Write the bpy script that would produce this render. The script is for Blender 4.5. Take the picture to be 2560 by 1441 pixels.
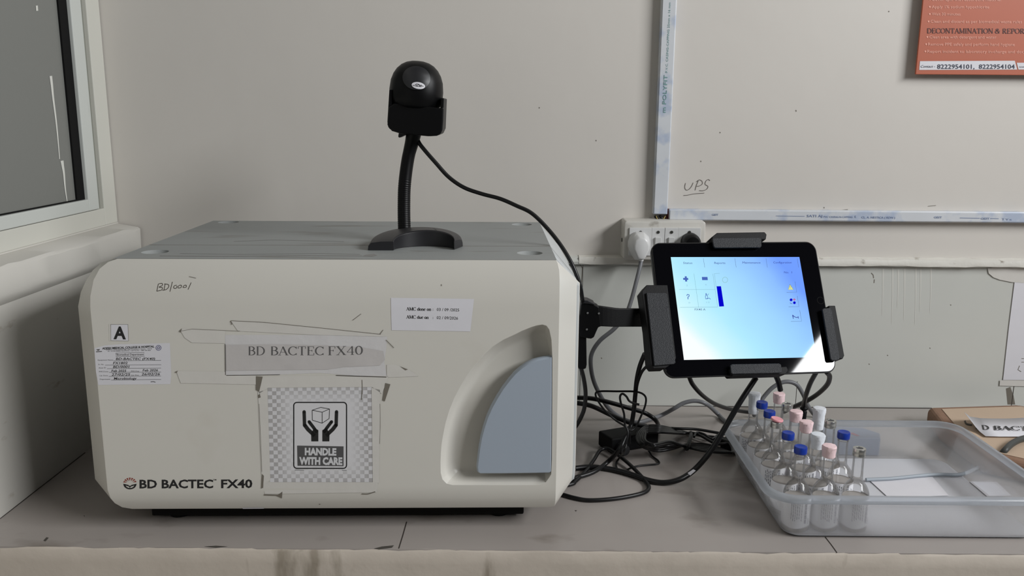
import bpy, bmesh, math, random
from mathutils import Vector, Matrix
random.seed(7)
for o in list(bpy.data.objects): bpy.data.objects.remove(o)
S = bpy.context.scene
COL = S.collection
# ------------------------------------------------------------------ camera, world, lights, exposure
FPX, TH, RO, CAMZ = 2102.0, math.radians(11.56), math.radians(.45), .53
cd = bpy.data.cameras.new('camera'); cam = bpy.data.objects.new('camera', cd); COL.objects.link(cam)
cd.sensor_width = 36; cd.lens = FPX / 2560 * 36; cd.clip_start = .01
cam.location = (0, 0, CAMZ)
cam.rotation_euler = (Matrix.Rotation(math.pi/2 - TH, 3, 'X') @ Matrix.Rotation(RO, 3, 'Z')).to_euler()
S.camera = cam
S.view_settings.view_transform = 'Standard'; S.view_settings.look = 'None'
S.view_settings.gamma = 1; S.view_settings.use_curve_mapping = False
S.view_settings.exposure = -0.82
w = bpy.data.worlds.new('world'); S.world = w; w.use_nodes = True
bg = w.node_tree.nodes['Background']; bg.inputs[0].default_value = (.93, .95, 1, 1); bg.inputs[1].default_value = .06
S.cycles.transparent_max_bounces = 40; S.cycles.max_bounces = 14

def area(name, loc, target, sx, sy, power, color, spread=180):
    d = bpy.data.lights.new(name, 'AREA'); d.shape = 'RECTANGLE'; d.size = sx; d.size_y = sy
    d.energy = power; d.color = color; d.spread = math.radians(spread)
    o = bpy.data.objects.new(name, d); COL.objects.link(o); o.location = loc
    dr = Vector(target) - Vector(loc)
    o.rotation_euler = dr.to_track_quat('-Z', 'Y').to_euler()
    return o
# daylight window behind and to the right of the camera
# (in the right wall of the room, top edge 2.1 m above the counter)
area('daylight_window', (2.4, -.35, 1.70), (1.4, -.35, 1.70), 1.8, .80, 215, (.97, .985, 1.0))
# ceiling tube light
area('ceiling_tube', (1.0, .1, 2.3), (1.0, .1, 0), 1.2, .10, 6, (1, .96, .90))

# ------------------------------------------------------------------ pixel rays onto real planes
def ray(px, py):
    u = (px - 1280) / FPX; v = (720.5 - py) / FPX
    c, s = math.cos(RO), math.sin(RO)
    u, v = u*c - v*s, u*s + v*c
    return Vector((u, math.cos(TH) + v*math.sin(TH), -math.sin(TH) + v*math.cos(TH)))
CAM = Vector((0, 0, CAMZ))
def atY(px, py, Y): d = ray(px, py); return CAM + d*(Y/d.y)
def atZ(px, py, Z): d = ray(px, py); return CAM + d*((Z-CAMZ)/d.z)
def atX(px, py, X): d = ray(px, py); return CAM + d*(X/d.x)
def atP(px, py, p, n): d = ray(px, py); return CAM + d*((p-CAM).dot(n)/d.dot(n))

# ------------------------------------------------------------------ materials
MATS = {}
def mat(name, col, rough=.5, metal=0, spec=.5, bump=0, bscale=60, var=0, vscale=8, stain=None, coat=0):
    if name in MATS: return MATS[name]
    m = bpy.data.materials.new(name); m.use_nodes = True; MATS[name] = m
    nt = m.node_tree; b = nt.nodes['Principled BSDF']
    b.inputs['Base Color'].default_value = (*col, 1); b.inputs['Roughness'].default_value = rough
    b.inputs['Metallic'].default_value = metal; b.inputs['Specular IOR Level'].default_value = spec
    b.inputs['Coat Weight'].default_value = coat
    tc = nt.nodes.new('ShaderNodeTexCoord')
    def noise(sc, det=4, stretch=None):
        n = nt.nodes.new('ShaderNodeTexNoise'); n.inputs['Scale'].default_value = sc; n.inputs['Detail'].default_value = det
        if stretch:
            mp = nt.nodes.new('ShaderNodeMapping'); mp.inputs['Scale'].default_value = stretch
            nt.links.new(tc.outputs['Object'], mp.inputs[0]); nt.links.new(mp.outputs[0], n.inputs['Vector'])
        else: nt.links.new(tc.outputs['Object'], n.inputs['Vector'])
        return n
    src = None
    if var:
        n = noise(vscale); mr = nt.nodes.new('ShaderNodeMapRange')
        mr.inputs[3].default_value = 1-var; mr.inputs[4].default_value = 1+var
        mr.inputs[1].default_value = .3; mr.inputs[2].default_value = .7
        nt.links.new(n.outputs[0], mr.inputs[0])
        mx = nt.nodes.new('ShaderNodeVectorMath'); mx.operation = 'SCALE'; mx.inputs[0].default_value = col
        nt.links.new(mr.outputs[0], mx.inputs['Scale']); src = mx.outputs[0]
    if stain:
        sc, lo, hi, scol, st = stain
        n = noise(sc, 6, st); mr = nt.nodes.new('ShaderNodeMapRange')
        mr.inputs[1].default_value = lo; mr.inputs[2].default_value = hi
        nt.links.new(n.outputs[0], mr.inputs[0])
        mi = nt.nodes.new('ShaderNodeMix'); mi.data_type = 'RGBA'
        nt.links.new(mr.outputs[0], mi.inputs[0])
        if src: nt.links.new(src, mi.inputs[6])
        else: mi.inputs[6].default_value = (*col, 1)
        mi.inputs[7].default_value = (*scol, 1); src = mi.outputs[2]
    if src: nt.links.new(src, b.inputs['Base Color'])
    if bump:
        n = noise(bscale, 5); bp = nt.nodes.new('ShaderNodeBump'); bp.inputs['Strength'].default_value = bump
        bp.inputs['Distance'].default_value = .002
        nt.links.new(n.outputs[0], bp.inputs['Height']); nt.links.new(bp.outputs[0], b.inputs['Normal'])
    return m
def emis(name, col, st=1.76):
    if name in MATS: return MATS[name]
    m = bpy.data.materials.new(name); m.use_nodes = True; MATS[name] = m
    b = m.node_tree.nodes['Principled BSDF']; b.inputs['Base Color'].default_value = (0, 0, 0, 1)
    b.inputs['Emission Color'].default_value = (*col, 1); b.inputs['Emission Strength'].default_value = st
    b.inputs['Roughness'].default_value = .05
    return m
def mixed(name, trans, transcol, diffcol, difw, translw, gloss, rough, refr=0, rrough=.2):
    """milky plastic: transparent + rough refraction + diffuse + translucent + fresnel gloss"""
    m = bpy.data.materials.new(name); m.use_nodes = True; MATS[name] = m
    nt = m.node_tree; nt.nodes.clear(); N = nt.nodes.new; L = nt.links.new
    out = N('ShaderNodeOutputMaterial')
    tr = N('ShaderNodeBsdfTransparent'); tr.inputs[0].default_value = (*transcol, 1)
    df = N('ShaderNodeBsdfDiffuse'); df.inputs[0].default_value = (*diffcol, 1)
    tl = N('ShaderNodeBsdfTranslucent'); tl.inputs[0].default_value = (*diffcol, 1)
    m1 = N('ShaderNodeMixShader'); m1.inputs[0].default_value = translw/max(1e-6, difw+translw); L(df.outputs[0], m1.inputs[1]); L(tl.outputs[0], m1.inputs[2])
    last = tr
    if refr:
        rf = N('ShaderNodeBsdfRefraction'); rf.inputs['Roughness'].default_value = rrough; rf.inputs['IOR'].default_value = 1.12
        rf.inputs[0].default_value = (*transcol, 1)
        mr = N('ShaderNodeMixShader'); mr.inputs[0].default_value = refr/(trans+refr); L(tr.outputs[0], mr.inputs[1]); L(rf.outputs[0], mr.inputs[2]); last = mr
    m2 = N('ShaderNodeMixShader'); m2.inputs[0].default_value = (difw+translw)/(difw+translw+trans+refr)
    L(last.outputs[0], m2.inputs[1]); L(m1.outputs[0], m2.inputs[2])
    gl = N('ShaderNodeBsdfGlossy'); gl.inputs['Roughness'].default_value = rough
    fr = N('ShaderNodeFresnel'); fr.inputs[0].default_value = 1.45
    mu = N('ShaderNodeMath'); mu.operation = 'MULTIPLY'; mu.inputs[1].default_value = gloss; mu.use_clamp = True; L(fr.outputs[0], mu.inputs[0])
    m3 = N('ShaderNodeMixShader'); L(mu.outputs[0], m3.inputs[0]); L(m2.outputs[0], m3.inputs[1]); L(gl.outputs[0], m3.inputs[2])
    L(m3.outputs[0], out.inputs[0])
    return m
def srgb(r, g, b):
    f = lambda c: (c/255/12.92) if c/255 <= .04045 else ((c/255+.055)/1.055)**2.4
    return (f(r), f(g), f(b))
M_wall = mat('wall_paint', srgb(204, 199, 192), .55, bump=.25, bscale=14, var=.02, vscale=3)
M_wallL = mat('wall_paint_left', srgb(196, 193, 186), .6, bump=.35, bscale=18, var=.03, vscale=5, stain=(14, .66, .74, srgb(160, 150, 138), (1, 1, 2)))
M_dado = mat('painted_tile', srgb(198, 199, 193), .3, bump=.08, bscale=10, var=.02, vscale=6)
M_lip = mat('plaster_lip', srgb(214, 211, 203), .6, bump=.5, bscale=60, stain=(40, .62, .7, srgb(150, 142, 130), (1, 1, 1)))
M_plas = mat('plaster_face', srgb(192, 182, 170), .7, bump=.6, bscale=30, var=.04, vscale=10, stain=(22, .62, .72, srgb(150, 140, 126), (1, 1, .25)))
M_stone = mat('stone_tile', srgb(158, 151, 146), .3, spec=.45, bump=.04, bscale=8, var=.05, vscale=5, stain=(7, .58, .72, srgb(122, 114, 106), (1, 1.6, 1)))
M_grout = mat('dark_grout', srgb(45, 38, 32), .9)
M_shell = mat('cream_shell', srgb(206, 203, 195), .34, spec=.4, bump=.03, bscale=40, var=.012, vscale=6, stain=(9, .66, .9, srgb(196, 191, 180), (1, 1, 1)))
M_house = mat('grey_housing', srgb(184, 187, 187), .5, bump=.05, bscale=300)
M_top = mat('grey_top', srgb(140, 143, 142), .55, bump=.08, bscale=400, var=.03, vscale=9, stain=(12, .6, .7, srgb(124, 124, 120), (.6, 3, 1)))
M_base = mat('shaded_underside', srgb(16, 15, 14), .8, spec=.2)
M_handle = mat('blue_grey_handle', srgb(158, 168, 180), .38, bump=.03, bscale=300)
M_blk = mat('black_plastic', (.0022, .0022, .0026), .42, spec=.2)
M_blkm = mat('black_matt', (.004, .004, .0045), .6, spec=.25, bump=.1, bscale=500)
M_tex = mat('black_textured', (.010, .0115, .015), .5, spec=.36, bump=.4, bscale=800)
M_grill = mat('charcoal_plastic', (.014, .014, .016), .42, spec=.45)
M_glassblk = mat('black_glass', (.002, .002, .003), .03, spec=.5)
M_cab = mat('cable_black', (.0045, .0045, .005), .36, spec=.35)
M_cabg = mat('cable_grey', srgb(104, 105, 108), .45)
M_white = mat('white_plastic', srgb(205, 205, 204), .35)
M_whdirt = mat('box_white', srgb(200, 197, 190), .4, bump=.2, bscale=80, stain=(30, .62, .72, srgb(150, 145, 136), (1, 1, 1)))
M_screw = mat('screw_metal', (.12, .12, .11), .35, metal=.8)
M_pvc = mat('pvc_trunking', srgb(205, 208, 212), .35, var=.03, vscale=20, stain=(26, .5, .62, srgb(176, 186, 204), (1, 1, 1)))
M_frame = mat('aluminium_frame', srgb(192, 195, 190), .45, stain=(30, .62, .75, srgb(170, 172, 166), (1, 1, .4)))
M_frame2 = mat('painted_jamb', srgb(196, 195, 186), .6, bump=.2, bscale=40)
M_groove = mat('frame_groove', srgb(128, 129, 120), .6)
M_gask = mat('black_gasket', (.004, .004, .004), .8, spec=.2)
M_pane = mat('frosted_pane', srgb(118, 119, 115), .3, spec=.3, bump=.05, bscale=90)
M_drip = mat('white_drip', srgb(205, 205, 198), .6)
M_paper = mat('white_paper', srgb(214, 213, 218), .6, var=.015, vscale=30)
M_paperg = mat('grey_paper', srgb(190, 186, 184), .65, bump=.5, bscale=25, var=.03, vscale=20)
M_ink = mat('black_ink', (.006, .006, .007), .5)
M_inkg = mat('grey_ink', srgb(92, 90, 90), .6)
M_pen = mat('pen_ink', srgb(60, 50, 42), .6)
M_red = mat('logo_red', srgb(140, 58, 46), .5)
M_blue_ink = mat('blue_ink', srgb(70, 70, 120), .5)
M_grime = mat('grime', srgb(112, 106, 96), .8)
M_grimeshade = mat('grime_and_shade', srgb(70, 66, 60), .8)  # chips and marks, also the painted shadow lines of the name strip
M_poster = mat('orange_poster', srgb(176, 92, 64), .5, var=.02, vscale=6)
M_pink = mat('pink_print', srgb(226, 158, 138), .5)
M_maroon = mat('maroon_print', srgb(84, 34, 26), .5)
M_navy = mat('navy_print', srgb(42, 48, 68), .5)
M_teal = mat('teal_print', srgb(110, 150, 148), .6)
M_bprint = mat('blue_print', srgb(120, 136, 168), .6)
M_card = mat('cardboard', srgb(190, 168, 146), .8, bump=.1, bscale=60, var=.04, vscale=14)
M_cardd = mat('cardboard_edge', srgb(136, 106, 86), .85, bump=.4, bscale=120, var=.08, vscale=40)
M_blue = mat('blue_cap', srgb(18, 52, 150), .35, spec=.5)
M_pinkc = mat('pink_cap', srgb(232, 160, 168), .45)
M_pinkt = mat('pink_tape', srgb(232, 204, 206), .7, bump=.6, bscale=120)
M_whitet = mat('white_tape', srgb(222, 226, 232), .65, bump=.6, bscale=120)
M_silv = mat('silver_crimp', srgb(200, 200, 196), .28, metal=.9)
M_rub = mat('grey_rubber', srgb(70, 70, 72), .6)
M_boxg = mat('blue_grey_box', srgb(128, 136, 154), .5, bump=.05, bscale=200)
M_copper = mat('yellow_wire', srgb(170, 150, 90), .5)
M_redw = mat('red_wire', srgb(90, 30, 22), .6)
M_tray = mixed('milky_tray', .62, (.992, .994, .998), srgb(240, 242, 246), .10, .12, .35, .25, refr=.21, rrough=.14)
M_tfloor = mixed('milky_floor', .22, (.98, .985, .99), srgb(236, 237, 242), .60, .12, .3, .3, refr=.10, rrough=.14)
M_rim = mixed('milky_rim', .40, (.97, .98, .99), srgb(222, 228, 236), .16, .22, .6, .2, refr=.22, rrough=.15)
M_tape = mat('clear_tape', srgb(207, 204, 198), .34, spec=.45, bump=.2, bscale=50, var=.02, vscale=30)
M_glass = mixed('vial_glass', 1, (.994, .995, .994), (.85, .85, .85), .025, .015, .7, .03)
M_broth = mixed('vial_broth', .35, (.95, .94, .93), srgb(196, 190, 184), .5, .2, .2, .3)
M_label = mat('vial_label', srgb(238, 238, 242), .55)
M_lprint = mat('label_print', srgb(84, 86, 98), .6)

# ------------------------------------------------------------------ object helpers
def tag(o, label=None, cat=None, group=None, kind=None):
    if label: o['label'] = label
    if cat: o['category'] = cat
    if group: o['group'] = group
    if kind: o['kind'] = kind
    return o
def thing(name, label, cat, loc, group=None):
    o = bpy.data.objects.new(name, None); o.empty_display_size = .02; COL.objects.link(o)
    o.location = loc; tag(o, label, cat, group); return o
def base(o):
    v = Vector(o.location)
    while o.parent: o = o.parent; v = v + Vector(o.location)
    return v
class MB:
    """mesh builder in world coordinates"""
    def __init__(s): s.v = []; s.f = []; s.m = []; s.uv = None
    def add(s, vs, fs, mi=0):
        k = len(s.v); s.v += [Vector(p) for p in vs]
        for f in fs: s.f.append([i+k for i in f]); s.m.append(mi)
        return s
    def box(s, a, b, mi=0, T=None):
        x0, y0, z0 = a; x1, y1, z1 = b
        vs = [(x0,y0,z0),(x1,y0,z0),(x1,y1,z0),(x0,y1,z0),(x0,y0,z1),(x1,y0,z1),(x1,y1,z1),(x0,y1,z1)]
        if T: vs = [T(*p) for p in vs]
        return s.add(vs, [(0,3,2,1),(4,5,6,7),(0,1,5,4),(1,2,6,5),(2,3,7,6),(3,0,4,7)], mi)
    def prism(s, pts, off, mi=0):
        """pts: list of 3d points (planar loop), off: extrusion vector"""
        n = len(pts); off = Vector(off); a = [Vector(p) for p in pts]; b = [p+off for p in a]
        return s.add(a+b, [list(range(n))[::-1], list(range(n, 2*n))] + [(i, (i+1) % n, n+(i+1) % n, n+i) for i in range(n)], mi)
    def loft(s, rings, close=True, caps=True, mi=0):
        n = len(rings[0]); vs = [p for r in rings for p in r]; fs = []
        for k in range(len(rings)-1):
            for i in range(n if close else n-1):
                j = (i+1) % n; fs.append((k*n+i, k*n+j, (k+1)*n+j, (k+1)*n+i))
        if caps: fs.append(list(range(n))[::-1]); fs.append([(len(rings)-1)*n+i for i in range(n)])
        return s.add(vs, fs, mi)
    def lathe(s, prof, c=(0,0,0), seg=24, T=None, mi=0, wob=None):
        rings = []
        for k, (r, z) in enumerate(prof):
            ring = []
            for i in range(seg):
                a = 2*math.pi*i/seg; rr = r*(1+(wob(i, k) if wob else 0))
                p = (c[0]+rr*math.cos(a), c[1]+rr*math.sin(a), c[2]+z)
                ring.append(T(*p) if T else p)
            rings.append(ring)
        return s.loft(rings, True, True, mi)
    def tube(s, pts, r, seg=10, mi=0, smooth=6):
        pts = catmull([Vector(p) for p in pts], smooth) if smooth else [Vector(p) for p in pts]
        rings = []; up = None
        for i, p in enumerate(pts):
            t = (pts[min(i+1, len(pts)-1)] - pts[max(i-1, 0)]).normalized()
            if up is None: up = t.orthogonal().normalized()
            up = (up - t*up.dot(t)).normalized(); sd = t.cross(up)
            rr = r(i/(len(pts)-1)) if callable(r) else r
            rings.append([p + up*math.cos(a)*rr + sd*math.sin(a)*rr for a in [2*math.pi*k/seg for k in range(seg)]])
        return s.loft(rings, True, True, mi)
    def build(s, name, mats, parent=None, smooth=None, bevel=0, seg=2, sub=0, solid=0):
        me = bpy.data.meshes.new(name)
        org = base(parent) if parent else Vector((0, 0, 0))
        ctr = org
        if not parent and s.v:
            xs = [p.x for p in s.v]; ys = [p.y for p in s.v]; zs = [p.z for p in s.v]
            ctr = Vector(((min(xs)+max(xs))/2, (min(ys)+max(ys))/2, min(zs)))
        me.from_pydata([p-ctr for p in s.v], [], s.f); me.update()
        if not isinstance(mats, (list, tuple)): mats = [mats]
        for m in mats: me.materials.append(m)
        for p, mi in zip(me.polygons, s.m): p.material_index = mi
        if s.uv:
            l = me.uv_layers.new(name='UV')
            for p in me.polygons:
                for li in p.loop_indices: l.data[li].uv = s.uv[me.loops[li].vertex_index]
        bm = bmesh.new(); bm.from_mesh(me); bmesh.ops.recalc_face_normals(bm, faces=bm.faces); bm.to_mesh(me); bm.free()
        if smooth is not None:
            me.shade_smooth(); me.set_sharp_from_angle(angle=math.radians(smooth))
        o = bpy.data.objects.new(name, me); COL.objects.link(o)
        if parent: o.parent = parent
        else: o.location = ctr
        if solid:
            sm = o.modifiers.new('solid', 'SOLIDIFY'); sm.thickness = solid
        if bevel:
            b = o.modifiers.new('bevel', 'BEVEL'); b.width = bevel; b.segments = seg; b.limit_method = 'ANGLE'; b.angle_limit = math.radians(35)
            b.harden_normals = False
        if sub:
            ss = o.modifiers.new('sub', 'SUBSURF'); ss.levels = sub; ss.render_levels = sub
        return o
def catmull(p, n):
    if len(p) < 3: return p
    q = [p[0]*2-p[1]] + list(p) + [p[-1]*2-p[-2]]; out = []
    for i in range(1, len(q)-2):
        a, b, c, d = q[i-1], q[i], q[i+1], q[i+2]
        for k in range(n):
            t = k/n
            out.append(.5*((2*b)+(c-a)*t+(2*a-5*b+4*c-d)*t*t+(3*b-a-3*c+d)*t**3))
    out.append(q[-2]); return out
def struct(o): o['kind'] = 'structure'; return o
def rrect(x0, y0, x1, y1, r, n=6):
    pts = []
    rs = r if isinstance(r, (list, tuple)) else [r]*4
    for (cx, cy, a0, q) in ((x0+rs[0], y0+rs[0], 180, rs[0]), (x1-rs[1], y0+rs[1], 270, rs[1]), (x1-rs[2], y1-rs[2], 0, rs[2]), (x0+rs[3], y1-rs[3], 90, rs[3])):
        for k in range(n+1):
            a = math.radians(a0+90*k/n); pts.append((cx+q*math.cos(a), cy+q*math.sin(a)))
    return pts

# ------------------------------------------------------------------ flat decoration drawn in picture units and laid on a real surface
def poly_d(mb, pts, f, mi=0):
    mb.add([f(*p) for p in pts], [list(range(len(pts)))], mi)
def ribbon(mb, pts, wd, f, mi=0, smooth=0):
    p = [Vector((x, y, 0)) for x, y in pts]
    if smooth: p = catmull(p, smooth)
    vs = []; fs = []
    for i, q in enumerate(p):
        t = (p[min(i+1, len(p)-1)]-p[max(i-1, 0)])
        if t.length < 1e-6: t = Vector((1, 0, 0))
        t.normalize(); nrm = Vector((-t.y, t.x, 0))
        ww = (wd(i/(len(p)-1)) if callable(wd) else wd)/2
        vs += [f(q.x+nrm.x*ww, q.y+nrm.y*ww), f(q.x-nrm.x*ww, q.y-nrm.y*ww)]
    for i in range(len(p)-1): fs.append((2*i, 2*i+1, 2*i+3, 2*i+2))
    mb.add(vs, fs, mi)
_tc = {}
def textgeo(s, bold=0, shear=0):
    k = (s, bold, shear)
    if k in _tc: return _tc[k]
    c = bpy.data.curves.new('txt', 'FONT'); c.body = s; c.size = 1; c.resolution_u = 2; c.offset = bold; c.shear = shear
    o = bpy.data.objects.new('txt', c); COL.objects.link(o)
    dg = bpy.context.evaluated_depsgraph_get(); dg.update()
    me = bpy.data.meshes.new_from_object(o.evaluated_get(dg))
    vs = [(v.co.x, v.co.y) for v in me.vertices]; fs = [list(p.vertices) for p in me.polygons]
    bpy.data.objects.remove(o); bpy.data.curves.remove(c); bpy.data.meshes.remove(me)
    x0 = min(v[0] for v in vs); x1 = max(v[0] for v in vs)
    _tc[k] = ([((x-x0)/(x1-x0), y/.73) for x, y in vs], fs); return _tc[k]
def text(mb, s, p0, p1, h, f, mi=0, bold=0, shear=0, up=None):
    vs, fs = textgeo(s, bold, shear)
    dx, dy = p1[0]-p0[0], p1[1]-p0[1]
    if up is None:
        l = math.hypot(dx, dy); up = (dy/l, -dx/l)
    mb.add([f(p0[0]+dx*x+up[0]*h*y, p0[1]+dy*x+up[1]*h*y) for x, y in vs], fs, mi)
# serif stroke letters: (width, strokes); l = line, a = arc, s = serif, all in cap heights
T_, t_ = .15, .055
G = {
 'A': (.78, [('l', .08, 0, .38, 1, t_), ('l', .36, 1, .70, 0, T_), ('l', .2, .34, .56, .34, t_), ('s', .08, 0), ('s', .70, 0)]),
 'B': (.72, [('l', .18, 0, .18, 1, T_), ('a', .34, .76, .24, .24, -90, 90), ('a', .34, .27, .30, .27, -90, 90), ('l', .1, 1, .36, 1, t_), ('l', .1, 0, .36, 0, t_), ('l', .2, .53, .36, .53, t_)]),
 'C': (.80, [('a', .44, .5, .36, .5, 45, 315), ('l', .71, .72, .71, 1, t_), ('l', .71, 0, .71, .22, t_)]),
 'D': (.84, [('l', .18, 0, .18, 1, T_), ('a', .36, .5, .40, .5, -90, 90), ('l', .08, 1, .38, 1, t_), ('l', .08, 0, .38, 0, t_)]),
 'E': (.70, [('l', .18, 0, .18, 1, T_), ('l', .08, 1, .62, 1, t_), ('l', .08, 0, .64, 0, t_), ('l', .2, .52, .48, .52, t_), ('l', .61, .78, .61, 1, t_), ('l', .63, 0, .63, .24, t_), ('l', .47, .42, .47, .62, t_)]),
 'F': (.66, [('l', .18, 0, .18, 1, T_), ('l', .08, 1, .6, 1, t_), ('l', .2, .52, .46, .52, t_), ('l', .59, .78, .59, 1, t_), ('l', .45, .42, .45, .62, t_), ('s', .18, 0)]),
 'I': (.38, [('l', .19, 0, .19, 1, T_), ('s', .19, 0), ('s', .19, 1)]),
 'M': (.98, [('l', .14, 0, .14, 1, t_), ('l', .14, 1, .48, .05, T_), ('l', .48, .05, .82, 1, t_), ('l', .82, 0, .82, 1, T_), ('s', .14, 0), ('s', .82, 0), ('s', .14, 1), ('s', .82, 1)]),
 'N': (.84, [('l', .14, 0, .14, 1, t_), ('l', .14, 1, .70, 0, T_), ('l', .70, 0, .70, 1, t_), ('s', .14, 0), ('s', .12, 1), ('s', .70, 1)]),
 'O': (.86, [('a', .43, .5, .36, .5, 0, 360)]),
 'P': (.68, [('l', .18, 0, .18, 1, T_), ('a', .34, .74, .27, .26, -90, 90), ('l', .1, 1, .36, 1, t_), ('l', .2, .48, .36, .48, t_), ('s', .18, 0)]),
 'R': (.78, [('l', .18, 0, .18, 1, T_), ('a', .34, .75, .26, .25, -90, 90), ('l', .1, 1, .36, 1, t_), ('l', .2, .5, .36, .5, t_), ('l', .36, .5, .66, 0, T_), ('s', .18, 0), ('s', .68, 0)]),
 'T': (.74, [('l', .37, 0, .37, 1, T_), ('l', .06, 1, .68, 1, t_), ('l', .07, .76, .07, 1, t_), ('l', .67, .76, .67, 1, t_), ('s', .37, 0)]),
 'X': (.80, [('l', .14, 1, .66, 0, T_), ('l', .66, 1, .14, 0, t_), ('s', .14, 0), ('s', .66, 0), ('s', .14, 1), ('s', .66, 1)]),
 '&': (.86, [('a', .36, .78, .17, .2, 0, 360), ('a', .34, .3, .28, .3, 60, 330), ('l', .24, .66, .72, .02, T_*.8), ('l', .58, .06, .72, .5, t_), ('s', .72, .5)]),
 '0': (.64, [('a', .32, .5, .24, .5, 0, 360)]),
 '4': (.66, [('l', .46, 0, .46, 1, T_*.8), ('l', .46, 1, .06, .3, t_), ('l', .06, .3, .62, .3, t_), ('s', .46, 0)]),
 'd': (.56, [('a', .27, .33, .2, .33, 0, 360), ('l', .46, 0, .46, 1, .12)]), 'o': (.54, [('a', .27, .33, .2, .33, 0, 360)]),
 'n': (.60, [('l', .14, 0, .14, .66, .12), ('a', .3, .4, .17, .25, 0, 160), ('l', .47, 0, .47, .42, .12), ('s', .14, 0), ('s', .47, 0)]),
 'u': (.60, [('l', .12, .2, .12, .66, .12), ('a', .28, .24, .16, .24, 180, 360), ('l', .46, 0, .46, .66, .12)]),
 'e': (.52, [('a', .27, .33, .2, .33, 20, 320), ('l', .1, .38, .45, .38, t_)]),
 ':': (.3, [('l', .15, .05, .15, .17, .12), ('l', .15, .5, .15, .62, .12)]), ' ': (.34, []),
}
def serif(mb, s, p0, p1, h, f, mi=0, up=None, thin=1.0):
    W = sum(G[c][0] for c in s); dx, dy = p1[0]-p0[0], p1[1]-p0[1]
    l = math.hypot(dx, dy)
    if up is None: up = (dy/l, -dx/l)
    def g(x, y): return f(p0[0]+dx*x/W+up[0]*h*y, p0[1]+dy*x/W+up[1]*h*y)
    x = 0
    for c in s:
        wd, st = G[c]
        for q in st:
            if q[0] == 'l': ribbon(mb, [(x+q[1], q[2]), (x+q[3], q[4])], q[5]*thin, g, mi)
            elif q[0] == 's': ribbon(mb, [(x+q[1]-.13, q[2]), (x+q[1]+.13, q[2])], t_*thin, g, mi)
            else:
                n = max(6, int(abs(q[6]-q[5])/18)); pts = []
                for k in range(n+1):
                    a = math.radians(q[5]+(q[6]-q[5])*k/n); pts.append((x+q[1]+q[3]*math.cos(a), q[2]+q[4]*math.sin(a)))
                ribbon(mb, pts, lambda tt, q=q: (t_+(T_-t_)*abs(math.cos(math.radians(q[5]+(q[6]-q[5])*tt))))*thin, g, mi)
        x += wd

class Marks:
    def __init__(s, name, m, par): s.a = (name, m, par)
    def poly(s, pts, f): q = MB(); poly_d(q, pts, f); q.build(*s.a)
    def line(s, pts, wd, f, sm=0): q = MB(); ribbon(q, pts, wd, f, 0, sm); q.build(*s.a)
# ================================================================== THE ROOM
WY = 1.505      # upper back wall plane
DY = 1.500      # tiled dado plane
WX = -.71       # left wall plane
b = MB(); b.box((-1.0, WY, -.85), (2.6, WY+.15, 2.4)); wall_back = struct(b.build('wall_back', M_wall))
b = MB(); b.box((WX-.2, -1.2, -.85), (WX, WY, .338)); b.box((WX-.2, -1.2, 1.45), (WX, WY, 2.4)); b.box((WX-.2, -1.2, .338), (WX, -.3, 1.45))
wall_left = struct(b.build('wall_left', M_wallL))
b = MB(); b.box((-.9, -1.2, -.88), (2.6, WY+.15, -.85)); struct(b.build('floor', mat('floor_tile', srgb(150, 145, 138), .4)))
# left ledge: rough plaster slab below the window
prof = [(WX, .336), (-.672, .331), (-.668, .326), (-.669, .292), (-.673, .284), (-.679, .278), (-.6785, -.02), (WX, -.02)]
rings = []
for k in range(60):
    y = -.3 + 1.8*k/59; ww = random.uniform(-.0012, .0012)
    rings.append([(x+(ww if 0 < i < 4 else 0), y, z+(random.uniform(-.0015, .0015) if 0 < i < 5 else 0)) for i, (x, z) in enumerate(prof)])
b = MB(); b.loft(rings); struct(b.build('trim_1', M_wallL, smooth=40))
# back dado with a rough lip on top
prof = [(WY, .2835), (DY-.006, .2805), (DY-.010, .274), (DY-.009, .2695), (DY, .268), (DY, -.02), (WY, -.02)]
rings = []
for k in range(90):
    x = WX + .03 + 2.4*k/89
    rings.append([(x, y, z+(random.uniform(-.0016, .0016) if 0 < i < 4 else 0)) for i, (y, z) in enumerate(prof)])
b = MB(); b.loft(rings, mi=0)
b.add([(.128, DY-.0004, 0), (.1286, DY-.0004, 0), (.1286, DY-.0004, .27), (.128, DY-.0004, .27)], [(0, 1, 2, 3)], 1)
p = atY(1990, 990, DY).x
b.add([(p, DY-.0004, 0), (p+.0007, DY-.0004, 0), (p+.0007, DY-.0004, .05), (p, DY-.0004, .05)], [(0, 1, 2, 3)], 1)
p = atY(2531, 990, DY).x
b.add([(p, DY-.0004, 0), (p+.001, DY-.0004, 0), (p+.001, DY-.0004, .06), (p, DY-.0004, .06)], [(0, 1, 2, 3)], 1)
dado = struct(b.build('trim_2', [M_dado, M_grout], smooth=40))
lip = MB()
for k in range(50):
    x = .13+.9*k/49
b = MB(); rings = []
for k in range(70):
    x = .12 + 1.5*k/69
    rr = lambda: random.uniform(-.001, .001)
    rings.append([(x, WY-.0002, .2845+rr()), (x, DY-.009+rr(), .282+rr()), (x, DY-.0112+rr(), .275+rr()), (x, DY-.0105, .2705+rr())])
b.loft(rings, close=False, caps=False); o = b.build('plaster_lip', M_lip, dado, smooth=50)
f_wall = lambda x, y: atY(x, y, WY-.0006)
f_dado = lambda x, y: atY(x, y, DY-.0002)
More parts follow.
